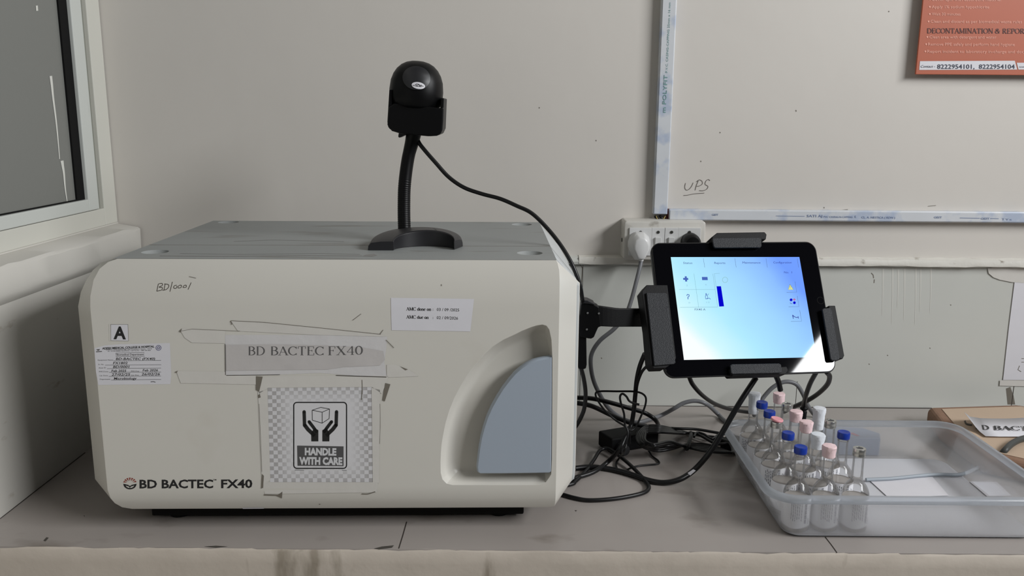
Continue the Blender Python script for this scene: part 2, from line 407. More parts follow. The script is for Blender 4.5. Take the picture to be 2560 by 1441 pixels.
# handwriting and marks on the wall
b = MB()
ribbon(b, [(1714, 458), (1712, 468), (1715, 475), (1722, 474), (1729, 466), (1733, 457)], 1.3, f_wall, 0, 4)
ribbon(b, [(1738, 476), (1741, 464), (1746, 452)], 1.3, f_wall, 0, 3)
ribbon(b, [(1741, 455), (1748, 450), (1755, 453), (1756, 460), (1749, 465), (1742, 466)], 1.3, f_wall, 0, 4)
ribbon(b, [(1775, 452), (1771, 449), (1765, 453), (1763, 461), (1770, 466), (1767, 473), (1758, 477), (1748, 477)], 1.3, f_wall, 0, 4)
ribbon(b, [(1709, 489), (1720, 488), (1735, 485), (1761, 483)], 1.2, f_wall, 0, 4)
b.build('handwriting', mat('pencil', srgb(98, 90, 84), .7), wall_back)
b = MB()
for (x, y, l) in ((1990, 275, 4), (2222, 27, 3), (1800, 330, 3), (1752, 402, 3), (2060, 518, 3), (1348, 268, 3), (1490, 350, 3)):
    ribbon(b, [(x, y), (x+1, y+l)], 1.6, f_wall, 0)
for (x0, y0, x1, y1) in ((2320, 516, 2340, 514), (2100, 526, 2120, 524)): ribbon(b, [(x0, y0), (x1, y1)], 1, f_wall)
b.build('scuff_mark', M_grime, wall_back)
# drips, marks on the dado
b = MB()
for x, y0, y1 in ((2208, 672, 790), (2232, 670, 810), (2262, 672, 800), (2290, 670, 812), (2302, 672, 780), (2328, 670, 782), (2246, 674, 770)):
    ribbon(b, [(x, y0), (x-.5, (y0+y1)/2), (x-3, y1)], lambda t: 2.8*(1-t)+1.2, f_dado, 0)
b.build('paint_drip', mat('paint_drip', srgb(208, 207, 200), .4), dado)
b = MB()
ribbon(b, [(2178, 683), (2183, 688), (2184, 696)], 2.2, f_dado, 0); ribbon(b, [(2186, 699), (2185, 708)], 2, f_dado, 0)
for x, y in ((2324, 870), (2172, 910), (2218, 888), (2376, 762), (1503, 895), (1470, 747)): ribbon(b, [(x, y), (x+2, y+2)], 2, f_dado, 0)
ribbon(b, [(1456, 668), (1455, 690), (1453, 712), (1455, 735)], 1.6, f_dado, 0)
ribbon(b, [(1440, 662), (1452, 663), (1455, 670)], 1.4, f_dado, 0)
poly_d(b, [(2515, 972), (2526, 968), (2534, 990), (2538, 1012), (2519, 1012)], f_dado, 0)
b.build('scuff_mark', M_grime, dado)
# ---- window on the left wall
win = struct(thing('window_1', None, None, (WX, .6, .338)))
X = WX; Y0, YE = -.3, 1.503
b = MB()   # outer frame / jamb
b.box((X-.06, 1.4576, .338), (X+.001, YE, 1.45)); b.box((X-.06, Y0, .338), (X+.001, 1.4576, .368)); b.box((X-.06, Y0, 1.41), (X+.001, 1.4576, 1.45)); b.box((X-.06, Y0, .368), (X+.001, Y0+.03, 1.41))
b.build('outer_frame', M_frame2, win, bevel=.0015)
b = MB(); b.box((X-.05, 1.434, .366), (X-.006, 1.459, 1.41)); b.build('frame_channel', M_groove, win)
b = MB()
b.box((X-.05, 1.402, .369), (X+.003, 1.4365, 1.40)); b.box((X-.05, Y0+.03, .369), (X+.003, 1.402, .3885)); b.box((X-.05, Y0+.03, 1.37), (X+.003, 1.402, 1.40)); b.box((X-.05, Y0+.03, .3885), (X+.003, Y0+.07, 1.37))
b.build('sash', M_frame, win, bevel=.0015)
b = MB(); b.box((X-.04, 1.377, .3885), (X-.003, 1.4025, 1.37)); b.box((X-.04, Y0+.07, .3885), (X-.003, 1.377, .3905)); b.build('gasket', M_gask, win)
b = MB(); b.box((X-.012, Y0+.07, .3900), (X-.006, 1.378, 1.37)); pane = b.build('pane', M_pane, win)
fx = lambda x, y: atX(x, y, X-.0055)
b = MB()
ribbon(b, [(127, 190), (130, 215), (133, 245), (140, 300), (145, 350), (149, 398)], lambda t: 4.5*(1-t)+2, fx, 0, 4)
ribbon(b, [(155, 402), (157, 415), (160, 435), (163, 470), (168, 505)], lambda t: 5.5*(1-t)+2, fx, 0, 4)
poly_d(b, [(162, 509), (168, 503), (173, 508)], fx, 0)
ribbon(b, [(92, 14), (93, 27)], 5, fx, 0)
b.build('paint_drip', M_drip, pane)

# ================================================================== COUNTER
ctr = thing('counter', 'long grey stone tiled counter running along the back wall', 'counter', (.5, 1.2, -.85))
b = MB(); b.box((WX+.03, .9605, -.03), (2.4, DY, 0)); slab = b.build('stone_top', M_stone, ctr)
b = MB(); rings = []
for k in range(140):
    x = WX+.001 + (2.4-WX)*k/139; r = lambda s=.0012: random.uniform(-s, s)
    rings.append([(x, .962, -.85), (x, .9595+r(.0004), -.40), (x, .9590+r(.0006), -.02), (x, .9585+r(), -.0035+r()), (x, .9610+r(), -.0002+r(.0004)), (x, .97, -.03), (x, 1.49, -.03), (x, 1.49, -.85)])
b.loft(rings); b.build('plaster_front', M_plas, ctr, smooth=60)
b = MB(); f0 = lambda x, y: atZ(x, y, .0004)
K = Marks('tile_joint', M_grout, slab)
for q in (([(1017, 1305), (1007, 1340), (997, 1372)], 2.2), ([(2063, 1343), (2078, 1362), (2093, 1383)], 1.8), ([(213, 1132), (0, 1297)], 2), ([(1300, 1014), (1500, 1012.5), (1880, 1017.5), (2330, 1021)], 1.6)): K.line(q[0], q[1], f0)
K = Marks('chip_mark', M_grimeshade, slab)
for q in ([(935, 1372), (955, 1367), (985, 1364), (980, 1370), (950, 1374)], [(510, 1367), (540, 1365), (570, 1367), (540, 1370)], [(109, 1352), (116, 1344), (122, 1345), (114, 1354)], [(209, 1289), (212, 1290), (211, 1293)], [(1437, 1276), (1443, 1277), (1440, 1279)]): K.poly(q, f0)

# ================================================================== TRUNKING, SOCKET, POSTER
def trunk(name, label, a, bb, capmat, horizontal):
    t = thing(name, label, 'cable trunking', ((a[0]+bb[0])/2, WY, a[2]))
    x0, y0, z0 = a; x1, y1, z1 = bb
    m = MB(); m.box(a, (x1, y1, z1)); body = m.build('channel', M_pvc, t, bevel=.001)
    m = MB()
    if horizontal: m.box((x0+.001, y0-.0012, z0+.0015), (x1, y0+.0002, z1-.0015))
    else: m.box((x0+.0015, y0-.0012, z0+.001), (x1-.0015, y0+.0002, z1))
    lid = m.build('snap_lid', capmat, t, bevel=.0005); return t, lid
a = atY(1633, 536, WY-.0165); c = atY(1668, 536, WY-.0165)
tv, lid = trunk('cable_trunking', 'white plastic cable trunking running straight up the wall above the socket', (a.x, WY-.0155, a.z), (c.x+.0005, WY, 2.3), M_pvc, False)
f_lid = lambda x, y: atY(x, y, WY-.0172)
b = MB()
text(b, 'm POLYFIT', (1664, 282), (1669, 188), 9.5, f_lid, 0, bold=.01)
text(b, 'P.V.C. CASING-CAPPING 25mm x 16 mm', (1669, 182), (1677, 6), 5.5, f_lid, 0)
b.build('print', M_teal, lid)
a = atY(1673, 551, WY-.0165); c = atY(1673, 524, WY-.0165)
th, lid = trunk('cable_trunking', 'white plastic cable trunking running level along the wall to the right', (a.x, WY-.0155, a.z), (2.4, WY, c.z), M_pvc, True)
for s, x0, x1, y, hh in (('GEIT', 1780, 1796, 539.5, 5), ('SATI AJ', 2017, 2056, 543, 6), ('PVC CASING-N-CAPPING', 2060, 2132, 544.5, 4.5), ('K', 2137, 2141, 545, 6), ('CL. A. NESTICA ( RDN )', 2154, 2238, 546, 5), ('GEIT', 2335, 2355, 546, 5), ('GEIT', 2452, 2474, 549, 5), ('T V x', 2505, 2530, 551, 5)):
    b = MB(); text(b, s, (x0, y), (x1, y+(x1-x0)*.01), hh, f_lid, 0, bold=.01); b.build('print', M_bprint, lid)
K = Marks('print', M_bprint, lid); K.line([(1940, 540), (2012, 541)], 1, f_lid); K.line([(2400, 545), (2450, 546)], 1.2, f_lid); K.line([(2476, 546.5), (2497, 547)], 1.2, f_lid)
# wires at the open junction
wires = thing('electrical_wire', 'dark junction of loose wires between trunking ends and socket box', 'wire', tuple(atY(1655, 550, WY-.004)))
b = MB(); b.tube([atY(1636, 541, WY-.008), atY(1645, 546, WY-.009), atY(1652, 552, WY-.008)], .0022); b.tube([atY(1648, 539, WY-.006), atY(1655, 546, WY-.008), atY(1660, 553, WY-.007)], .0022)
b.build('black_wire', M_cab, wires)
b = MB(); b.tube([atY(1664, 540, WY-.008), atY(1660, 546, WY-.010), atY(1656, 554, WY-.008)], .0013); b.tube([atY(1640, 540, WY-.01), atY(1643, 547, WY-.012), atY(1647, 554, WY-.008)], .0009); b.build('yellow_wire', M_copper, wires)
b = MB(); b.tube([atY(1672, 522, WY-.004), atY(1671, 540, WY-.005), atY(1674, 553, WY-.006)], .0034); b.tube([atY(1660, 541, WY-.006), atY(1668, 546, WY-.007), atY(1671, 553, WY-.006)], .0022); b.build('red_wire', M_redw, wires)
# socket box
SY = WY-.040
pa = atY(1563, 553, SY); pb = atY(1760, 640, SY); pz0 = atY(1570, 650, SY).z
sb = thing('socket_box', 'white surface mounted socket box with two sockets and two switches', 'socket box', (.26, WY, pz0))
b = MB(); x0, x1, z0, z1 = pa.x-.001, pb.x+.0005, pz0, pa.z
o = [(x, z) for x, z in rrect(x0, z0, x1, z1, .005)]; i_ = [(x, z) for x, z in rrect(x0-.001, z0-.001, x1+.001, z1+.001, .005)]
b.loft([[(x, WY-.0002, z) for x, z in i_], [(x, SY+.003, z) for x, z in o], [(x, SY+.0008, z) for x, z in rrect(x0+.001, z0+.001, x1-.001, z1-.001, .004)], [(x, SY, z) for x, z in rrect(x0+.003, z0+.003, x1-.003, z1-.003, .003)]])
b.build('box_body', M_whdirt, sb, smooth=40)
def modl(name, px0, px1, py0=570, py1=640):
    p0 = atY(px0, py0, SY-.003); p1 = atY(px1, py1, SY-.003)
    m = MB(); m.box((p0.x, SY-.003, p1.z), (p1.x, SY+.001, p0.z)); q = m.build(name, M_white, sb, bevel=.0006)
    s_ = MB(); cx = (p0.x+p1.x)/2; s_.lathe([(.0001, 0), (.0026, 0), (.0026, .0012), (.0001, .0014)], seg=16, T=lambda x, y, z: (cx+x, SY-.003-z, p0.z-.0075+y)); s_.build('screw', M_screw, q)
    return q, p0, p1
modl('socket_plate', 1574, 1627); modl('socket_plate', 1696, 1749)
for x0_, x1_ in ((1630, 1659), (1663, 1693)):
    q, p0, p1 = modl('switch_plate', x0_, x1_); m = MB(); cx = (p0.x+p1.x)/2; zc = (p0.z+p1.z)/2-.004
    m.add([(cx-.005, SY-.004, zc-.014), (cx+.005, SY-.004, zc-.014), (cx+.005, SY-.0075, zc+.012), (cx-.005, SY-.0075, zc+.012), (cx-.005, SY-.0025, zc-.014), (cx+.005, SY-.0025, zc-.014), (cx+.005, SY-.0025, zc+.012), (cx-.005, SY-.0025, zc+.012)],
          [(0, 1, 2, 3), (4, 5, 6, 7), (0, 1, 5, 4), (1, 2, 6, 5), (2, 3, 7, 6), (3, 0, 4, 7)])
    m.build('rocker', M_white, q, bevel=.0005)
s_ = MB(); cc = atY(1561, 600, SY+.02); s_.lathe([(.0001, 0), (.0035, 0), (.0035, .0015), (.0001, .0015)], seg=14, T=lambda x, y, z: (pa.x-.0012-z, cc.y+x, cc.z+y)); s_.build('side_screw', M_screw, sb)
# white plug
pc = atY(1601, 617, SY-.02)
plug = thing('power_plug', 'white three pin plug in the left socket with grey cord', 'plug', (pc.x, SY-.003, pc.z-.024))
b = MB()
def plugring(cx, cz, w0, w1, h, y):
    pts = [(-.35*w0, h), (.35*w0, h), (.8*w0, .72*h), (w0, .3*h), (w0, -.1*h), (.62*w1, -.72*h), (.38*w1, -h), (-.38*w1, -h), (-.62*w1, -.72*h), (-w0, -.1*h), (-w0, .3*h), (-.8*w0, .72*h)]
    return [(cx+x, y, cz+z) for x, z in pts]
b.loft([plugring(pc.x-.001, pc.z, .019, .019, .024, SY-.0035), plugring(pc.x-.001, pc.z, .0195, .019, .0245, SY-.014), plugring(pc.x, pc.z-.001, .017, .016, .022, SY-.021), plugring(pc.x+.001, pc.z-.002, .013, .013, .019, SY-.030), plugring(pc.x+.001, pc.z-.002, .010, .010, .015, SY-.0315)])
b.build('plug_body', M_white, plug, smooth=50, bevel=.0015)
b = MB(); pe = atY(1603, 650, SY-.015); b.lathe([(.004, 0), (.0045, .004), (.005, .012)], seg=16, c=(pe.x, pe.y, pe.z-.002)); b.build('cord_sleeve', M_white, plug, smooth=40)
# black plug
pc2 = atY(1728, 604, SY-.014)
b = MB(); b.lathe([(.0165, 0), (.0165, .010), (.0155, .020), (.012, .026), (.0001, .027)], seg=28, T=lambda x, y, z: (pc2.x+x, SY-.0035-z, pc2.z+y*1.05-.003))
bp = b.build('power_plug', M_blk, smooth=50); tag(bp, 'round black plug in the right socket behind the tablet', 'plug')
# poster board
pt = thing('notice_board', 'orange laminated spill notice board with contact numbers on the wall', 'poster', tuple(atY(2289, 186, WY)))
PYY = WY-.016; e0 = atY(2289, 186, PYY); e1 = atY(2305, 0, PYY)
b = MB(); b.box((e0.x, PYY, e0.z), (e0.x+.36, PYY+.004, e0.z+.45)); b.box((e0.x+.05, PYY+.003, e0.z+.05), (e0.x+.08, WY-.0005, e0.z+.40)); b.build('board', M_poster, pt, bevel=.0008)
fpst = lambda x, y: atY(x, y, PYY-.0004); fpst2 = lambda x, y: atY(x, y, PYY-.0008)
b = MB()
for s, x0, x1, y, h in (('Cover spill with absorbent material', 2329, 2502, 2, 8.5), ('Apply 1% sodium hypochlorite', 2329, 2473, 20.5, 7.5), ('Wait 30 minutes', 2329, 2401, 38.5, 7.5), ('Clean and discard as per biomedical waste rules', 2326, 2555, 57, 7.5), ('Clean area with detergent and water', 2323, 2491, 96, 7.5), ('Remove PPE safely and perform hand hygiene', 2320, 2537, 114, 7.5), ('Report incident to laboratory in-charge and document', 2318, 2592, 132, 7.5)):
    text(b, s, (x0, y), (x1, y+(x1-x0)*.004), h, fpst, 0, bold=.012)
    k = []; cx, cy = x0-4.5, y-3.5
    poly_d(b, [(cx+2.4*math.cos(a*.785), cy+2.4*math.sin(a*.785)) for a in range(8)], fpst, 0)
serif(b, 'DECONTAMINATION & REPORTIN', (2317, 83), (2590, 84), 12, fpst, 1, thin=1.25)
for q_ in ([(2300, 153), (2537, 152), (2543, 174), (2298, 175)], [(2542, 157), (2620, 157), (2620, 174), (2546, 174)]):
    c_ = MB(); poly_d(c_, q_, fpst); c_.build('contact_strip', M_paper, pt)
text(b, 'Contact -', (2302, 169), (2338, 169), 6.5, fpst2, 3, shear=.3)
text(b, '8222954101,  8222954104', (2343, 172), (2537, 172), 11.5, fpst2, 3, bold=.012)
text(b, 'xxm', (2548, 169), (2566, 169), 4.5, fpst2, 3)
b.build('print', [M_pink, M_maroon, M_paper, M_navy], pt)
# taped paper on the dado at the right
pp = thing('paper_sheet', 'white paper sheet taped to the lower wall at the right edge', 'paper', tuple(atY(2530, 965, DY)))
fd2 = lambda x, y: atY(x, y, DY-.0012)
b = MB(); poly_d(b, [(2537, 700), (2640, 700), (2640, 955), (2507, 955), (2522, 820)], fd2); b.build('sheet', M_paper, pp, solid=.0003)
fd3 = lambda x, y: atY(x, y, DY-.0018)
b = MB(); poly_d(b, [(2469, 671), (2486, 669), (2560, 667), (2640, 664), (2640, 703), (2560, 708), (2530, 706), (2500, 700), (2484, 694), (2472, 684)], fd3); b.build('tape', M_tape, pp)
b = MB(); poly_d(b, [(2500, 951), (2640, 953), (2640, 968), (2499, 965)], fd3); b.build('tape', M_tape, pp)
b = MB(); ribbon(b, [(2549, 915), (2545, 925), (2553, 930)], 1.5, fd3); ribbon(b, [(2554, 897), (2560, 897)], 1.3, fd3); ribbon(b, [(2554, 906), (2560, 906)], 1.3, fd3); ribbon(b, [(2505, 951), (2640, 952)], 1.0, fd3)
b.build('print', M_grime, pp)

# ================================================================== BLOOD CULTURE INSTRUMENT
MO = Vector((-.2137, .9986, 0)); YA = math.radians(1.5); cu, su = math.cos(YA), math.sin(YA)
def MW(u, w_, z): return Vector((MO.x+u*cu-w_*su, MO.y+u*su+w_*cu, z))
NRM = Vector((su, -cu, 0))
def fpuv(px, py):
    p = atP(px, py, MO, NRM) - MO; return (p.x*cu+p.y*su, p.z)
def front(off):
    def f(px, py):
        u, z = fpuv(px, py)
        # follow the gently curved top and bottom of the door
        return MW(u, fw(z)-off, z)
    return f
ZB, ZT = .031, .3577
LV = [ZB, .0345, .042, .050, .062, .30, .3127, .3327, .3457, .3537, ZT]
def fq(z): return .010*((z-.30)/.058)**2 if z > .30 else (.010*((.062-z)/.031)**2 if z < .062 else 0)
def fw(z):
    z = min(max(z, ZB), ZT)
    for a, c in zip(LV, LV[1:]):
        if a <= z <= c: return fq(a)+(fq(c)-fq(a))*(z-a)/(c-a)
    return 0
mac = thing('laboratory_incubator', 'large cream blood culture incubator with grey top and blue grey door handle', 'laboratory instrument', (MO.x, MO.y+.2, 0))
# --- housing (octagonal section)
def sect(w_, ins=0, zt=ZT-.001):
    return [MW(u, w_, z) for u, z in ((-.2685+ins, zt), (-.262+ins, zt-.0085), (.262-ins, zt-.0085), (.2685-ins, zt), (.303-ins, .317), (.303-ins, .047), (.290-ins, .033), (-.325+ins, .033), (-.338+ins, .048), (-.338+ins, .300), (-.318+ins, .334))]
b = MB(); b.loft([sect(.062), sect(.378)]); b.build('housing', M_house, mac, bevel=.003)
b = MB(); b.loft([sect(.378, .004, ZT-.004), sect(.384, .006, ZT-.006)]); b.build('back_panel', M_house, mac)
b = MB()
q0 = [(-.268, ZT), (.2695, ZT)]
b.box((-.2682, .1195, ZT-.0004), (.2682, .1205, ZT+.0002), T=MW); b.build('seam', M_grime, mac)
# --- top panel with four dished rack marks
tb = bmesh.new()
def tv_(u, w_, z): return tb.verts.new(MW(u, w_, z))
def loop_edges(vs): return [tb.edges.new((vs[i], vs[(i+1) % len(vs)])) for i in range(len(vs))]
outer = [tv_(u, w_, ZT) for u, w_ in ((-.2685, .0095), (.2685, .0095), (.2685, .118), (.2685, .384), (-.2685, .384), (-.2685, .118))]
ed = loop_edges(outer); dishes = []
for (px, py) in ((376, 630), (560, 555), (1318, 561.5), (1341, 633)):
    p = atZ(px, py, ZT) - MO; uc, wc = p.x*cu+p.y*su, -p.x*su+p.y*cu
    wc = min(max(wc, .02), .366); uc = max(-.238, min(.238, uc))
    ring = [tv_(uc+.0165*math.cos(a), wc+.0165*math.sin(a), ZT) for a in [2*math.pi*k/28 for k in range(28)]]
    ed += loop_edges(ring); dishes.append((uc, wc, ring))
bmesh.ops.triangle_fill(tb, use_beauty=True, use_dissolve=True, edges=ed)
for uc, wc, ring in dishes:
    prev = ring
    for r, dz in ((.0145, .0028), (.0105, .0058), (.0055, .0072)):
        cur = [tv_(uc+r*math.cos(a), wc+r*math.sin(a), ZT-dz) for a in [2*math.pi*k/28 for k in range(28)]]
        for i in range(28): tb.faces.new((prev[i], prev[(i+1) % 28], cur[(i+1) % 28], cur[i]))
        prev = cur
    tb.faces.new(prev)
bmesh.ops.recalc_face_normals(tb, faces=tb.faces)
for f in tb.faces:
    if f.calc_center_median().z > ZT-1e-5 and f.normal.z < 0: pass
me = bpy.data.meshes.new('top_panel'); tb.to_mesh(me); tb.free(); me.materials.append(M_top)
cc0 = base(mac)
for v in me.vertices: v.co -= cc0
me.shade_smooth(); me.set_sharp_from_angle(angle=math.radians(30))
o = bpy.data.objects.new('top_panel', me); COL.objects.link(o); o.parent = mac; top_panel = o
f_top = lambda x, y: atZ(x, y, ZT+.00015)
b = MB()
poly_d(b, [(905, 641), (915, 637), (935, 635), (943, 639), (930, 642)], f_top); ribbon(b, [(400, 640), (560, 641), (760, 639), (905, 640)], 1.6, f_top, 0)
ribbon(b, [(450, 634), (600, 636), (800, 634), (900, 636)], .8, f_top, 0); ribbon(b, [(585, 604), (680, 600), (860, 604)], .8, f_top, 0)
b.build('dust_mark', mat('dust', srgb(128, 127, 124), .8), top_panel)
# --- front door shell: outline rings from front to back, with a pocket for the handle
Lf = [(-.262, ZT), (-.274, .3537), (-.284, .3457), (-.291, .3327), (-.2955, .3127), (-.2965, .30), (-.2965, .17), (-.2965, .08), (-.2965, .062), (-.2945, .050), (-.291, .042), (-.284, .0345), (-.272, ZB),
      (-.1, ZB), (.1, ZB), (.262, ZB), (.2705, .0325), (.2718, .0345), (.2722, .042), (.2722, .050), (.2722, .062), (.2722, .17), (.2722, .30), (.2722, .3127), (.2722, .3327), (.2718, .3457), (.2700, .3537), (.2680, ZT), (.1, ZT), (-.1, ZT)]
rear = [(-.269, ZT-.001, .012), (-.290, ZT-.008, .028), (-.308, ZT-.020, .040), (-.322, .322, .048), (-.333, .306, .055), (-.338, .288, .055), (-.338, .17, .055), (-.338, .085, .055), (-.338, .060, .055), (-.338, .052, .055), (-.334, .046, .055), (-.328, .040, .055), (-.317, .0335, .055),
        (-.1, .033, .062), (.1, .033, .062), (.285, .033, .070), (.292, .0345, .073), (.297, .0385, .073), (.3035, .046, .073), (.3045, .055, .073), (.3045, .066, .073), (.3045, .17, .073), (.3045, .285, .073), (.3045, .300, .073), (.3045, .3167, .073), (.2923, .3303, .0518), (.2804, .3435, .0311), (.2685, ZT-.001, .0105), (.1, ZT-.001, .0105), (-.1, ZT-.001, .0105)]
tb = bmesh.new()
F_ = [tv_(u, fw(z), z) for u, z in Lf]
Rr = [tv_(u, w_, z) for u, z, w_ in rear]
NF = len(F_)
for i in range(NF): tb.faces.new((F_[i], F_[(i+1) % NF], Rr[(i+1) % NF], Rr[i]))
for a_, c_ in ((1, 26), (2, 25), (3, 24), (4, 23)): tb.faces.new((F_[a_], F_[a_+1], F_[c_-1], F_[c_]))
tb.faces.new([F_[k] for k in (0, 1, 26, 27, 28, 29)])
for a_, c_ in ((8, 20), (9, 19), (10, 18)): tb.faces.new((F_[a_], F_[a_+1], F_[c_-1], F_[c_]))
tb.faces.new([F_[k] for k in (11, 12, 13, 14, 15, 16, 17)])
# pocket rim in panel units
PK = [(1355.7, 812), (1342, 814), (1327.7, 818.3), (1306, 827), (1284.7, 837.7), (1258, 850), (1233, 865.7), (1210, 887), (1190, 910.8), (1169, 938), (1151.3, 966.8), (1136, 996), (1123.4, 1027), (1114.5, 1057), (1108.3, 1087.3), (1104.5, 1109), (1102.7, 1130.3), (1101.5, 1156), (1101.8, 1182), (1106.1, 1199.1), (1116.9, 1209.9), (1129.8, 1213), (1190, 1213), (1260, 1213), (1330, 1213), (1349.3, 1212), (1364.3, 1206.9), (1372, 1196), (1378, 1186), (1379.4, 1150), (1380, 1080), (1380.5, 980), (1380.7, 891.5), (1378.5, 850.6), (1373, 824.8), (1366, 815)]
PKc = [Vector((*fpuv(*p), 0)) for p in PK]
cx_ = sum(p.x for p in PKc)/len(PKc); cz_ = sum(p.y for p in PKc)/len(PKc)
def inset(P, d):
    out = []; n = len(P)
    for i in range(n):
        a, c = P[i-1], P[(i+1) % n]; t = (c-a).normalized(); nn = Vector((-t.y, t.x, 0))
        if nn.dot(Vector((cx_, cz_, 0))-P[i]) < 0: nn = -nn
        out.append(P[i]+nn*d)
    return out
k_ = [Vector((*fpuv(*p), 0)) for p in PK]
def clampR(P, lim): return [Vector((min(p.x, lim), p.y, 0)) for p in P]
rimv = [tv_(p.x, 0, p.y) for p in PKc]
tb.edges.ensure_lookup_table()
mid = [F_[k] for k in (5, 6, 7, 8, 20, 21, 22)]
ed = [tb.edges.get((mid[i], mid[(i+1) % 7])) for i in range(7)] + loop_edges(rimv)
bmesh.ops.triangle_fill(tb, use_beauty=True, use_dissolve=False, edges=ed)
prev = rimv
anc = Vector((*fpuv(1375, 1085), 0))
for sc_k, w_ in ((.993, .0012), (.975, .006), (.945, .0125), (.915, .0175), (.89, .0205), (.865, .0218), (.84, .022)):
    cur = [tv_(anc.x+(p.x-anc.x)*sc_k-(1-sc_k)*.006, w_, anc.y+(p.y-anc.y)*sc_k) for p in PKc]
    for i in range(len(cur)): tb.faces.new((prev[i], prev[(i+1) % len(cur)], cur[(i+1) % len(cur)], cur[i]))
    prev = cur
tb.faces.new(prev)
bmesh.ops.recalc_face_normals(tb, faces=tb.faces)
me = bpy.data.meshes.new('front_door'); tb.to_mesh(me); tb.free(); me.materials.append(M_shell)
for v in me.vertices: v.co -= cc0
me.shade_smooth(); me.set_sharp_from_angle(angle=math.radians(24))
door = bpy.data.objects.new('front_door', me); COL.objects.link(door); door.parent = mac
bv = door.modifiers.new('bevel', 'BEVEL'); bv.width = .0016; bv.segments = 3; bv.limit_method = 'ANGLE'; bv.angle_limit = math.radians(40)
# --- handle
HK = [(1382, 893.5), (1370, 894), (1357.9, 895.8), (1345, 898.5), (1332, 902.2), (1316, 909.5), (1301.9, 919.4), (1286, 933), (1271.8, 949.6), (1256, 970), (1241.7, 992.6), (1227.5, 1018), (1215.9, 1044.2), (1207.5, 1070), (1200.8, 1095.9), (1196.5, 1120), (1193.5, 1143.2), (1190.9, 1169), (1192.6, 1182), (1200.8, 1187.1), (1260, 1187), (1330, 1186), (1372.9, 1185.4), (1380.2, 1180), (1381, 1100), (1381.8, 980)]
HP = [Vector((*fpuv(*p), 0)) for p in HK]
cx_ = sum(p.x for p in HP)/len(HP); cz_ = sum(p.y for p in HP)/len(HP)
b = MB(); rings = []
for d, w_ in ((.0, .0085), (0, .0035), (.0008, .0012), (.0022, -.0004)):
    rings.append([MW(p.x, w_, p.y) for p in inset(HP, d)])
b.loft(rings); b.build('door_handle', M_handle, mac, smooth=40)
# --- underside pan and feet, near-black to stand in for the shadow beneath
b = MB(); b.box((-.262, .042, .0050), (.233, .36, .0335), T=MW); b.build('base_pan', M_base, mac, bevel=.002)
for u, w_ in ((-.23, .06), (.2, .06), (-.23, .33), (.2, .33)):
    b = MB(); b.lathe([(.014, 0), (.015, .002), (.013, .0095)], c=tuple(MW(u, w_, .0006)), seg=20); b.build('foot', M_base, mac, smooth=40)
# --- printing and stickers on the door
f1, f2, f3, f4, f5 = front(.00015), front(.00027), front(.00039), front(.00051), front(.00063)
b = MB()   # marker writing BD/0001
for st in ([(394, 711), (391, 729)], [(395, 711), (403, 710), (404, 715), (396, 719), (404, 720), (403, 726), (391, 729)], [(411, 711), (409, 726)], [(409, 711), (419, 713), (420, 719), (414, 725), (405, 727)], [(429, 706), (424, 730)],
           [(440, 714), (434, 716), (433, 721), (439, 722), (441, 716)], [(449, 714), (444, 717), (444, 721), (451, 720), (452, 715), (448, 714)], [(461, 714), (457, 717), (457, 720), (464, 719), (464, 715), (461, 714)], [(476, 708), (469, 725)]):
    ribbon(b, st, 1.5, f1, 0, 4)
b.build('handwriting', M_pen, mac)
b = MB()   # product name
text(b, 'BD BACTEC', (349, 1221), (533, 1220.5), 21.5, f1, 0, bold=.028); text(b, 'TM', (532.5, 1202), (541, 1202), 3.6, f1, 0, bold=.01); text(b, 'FX40', (553, 1220.5), (631, 1220), 21.5, f1, 0, bold=.028)
cx, cy, R_ = 325, 1210, 16.5
for k in range(7):   # red rays
    a0 = 180+8+24*k; a1 = a0+17
    if k == 6: a1 = 180+8+24*6+17
    pts = [(cx+R_*.45*math.cos(math.radians((a0+a1)/2)), cy-2+R_*.30*math.sin(math.radians((a0+a1)/2)))]
    for j in range(4):
        a = math.radians(a0+(a1-a0)*j/3); pts.append((cx+R_*math.cos(a), cy-1+R_*.86*math.sin(a)))
    poly_d(b, pts, f1, 1)
low = [(cx+R_*math.cos(math.radians(a)), cy+R_*.86*math.sin(math.radians(a))) for a in range(0, 181, 15)]
for i in range(12):
    x0_, x1_ = low[i], low[i+1]
    def inn(p): return (cx+(p[0]-cx)*.66, cy+3+max(0, (p[1]-cy))*.55)
    poly_d(b, [x0_, x1_, inn(x1_), inn(x0_)], f1, 0)
poly_d(b, [(cx-R_, cy), (cx-9, cy+5), (cx, cy+8), (cx-4, cy+3)], f1, 0); poly_d(b, [(cx+R_, cy), (cx+9, cy+5), (cx, cy+8), (cx+4, cy+3)], f1, 0); poly_d(b, [(cx-3, cy+5), (cx+3, cy+5), (cx, cy+11)], f1, 0)
b.build('product_logo', [M_ink, M_red], mac)
def sticker(name, pts, m, f=f1, uv=None):
    q = MB(); q.add([f(*p) for p in pts], [list(range(len(pts)))])
    if uv: q.uv = uv
    return q.build(name, m, mac)
s = sticker('letter_sticker', [(277, 811.5), (320, 811.5), (321.5, 853), (277.5, 852)], M_paper)
b = MB(); text(b, 'A', (284, 847), (315, 847.5), 31, f2, 0, bold=.035); ribbon(b, [(277, 811.5), (320, 811.5), (321.5, 853), (277.5, 852), (277, 811.5)], .7, f2, 1); b.build('lettering', [M_ink, M_grime], s)
s = sticker('tape_edge', [(272, 810), (277, 810), (277, 854), (273, 853)], mat('pale_edge', srgb(206, 203, 196), .5))
s = sticker('asset_label', [(236, 871), (262, 864), (300, 861), (425, 858), (428.5, 940), (426, 961), (330, 962), (246, 963), (240, 930)], M_paper)
b = MB()
text(b, 'ADESH MEDICAL COLLEGE & HOSPITAL', (256, 874), (386, 869), 5.2, f2, 0, bold=.03)
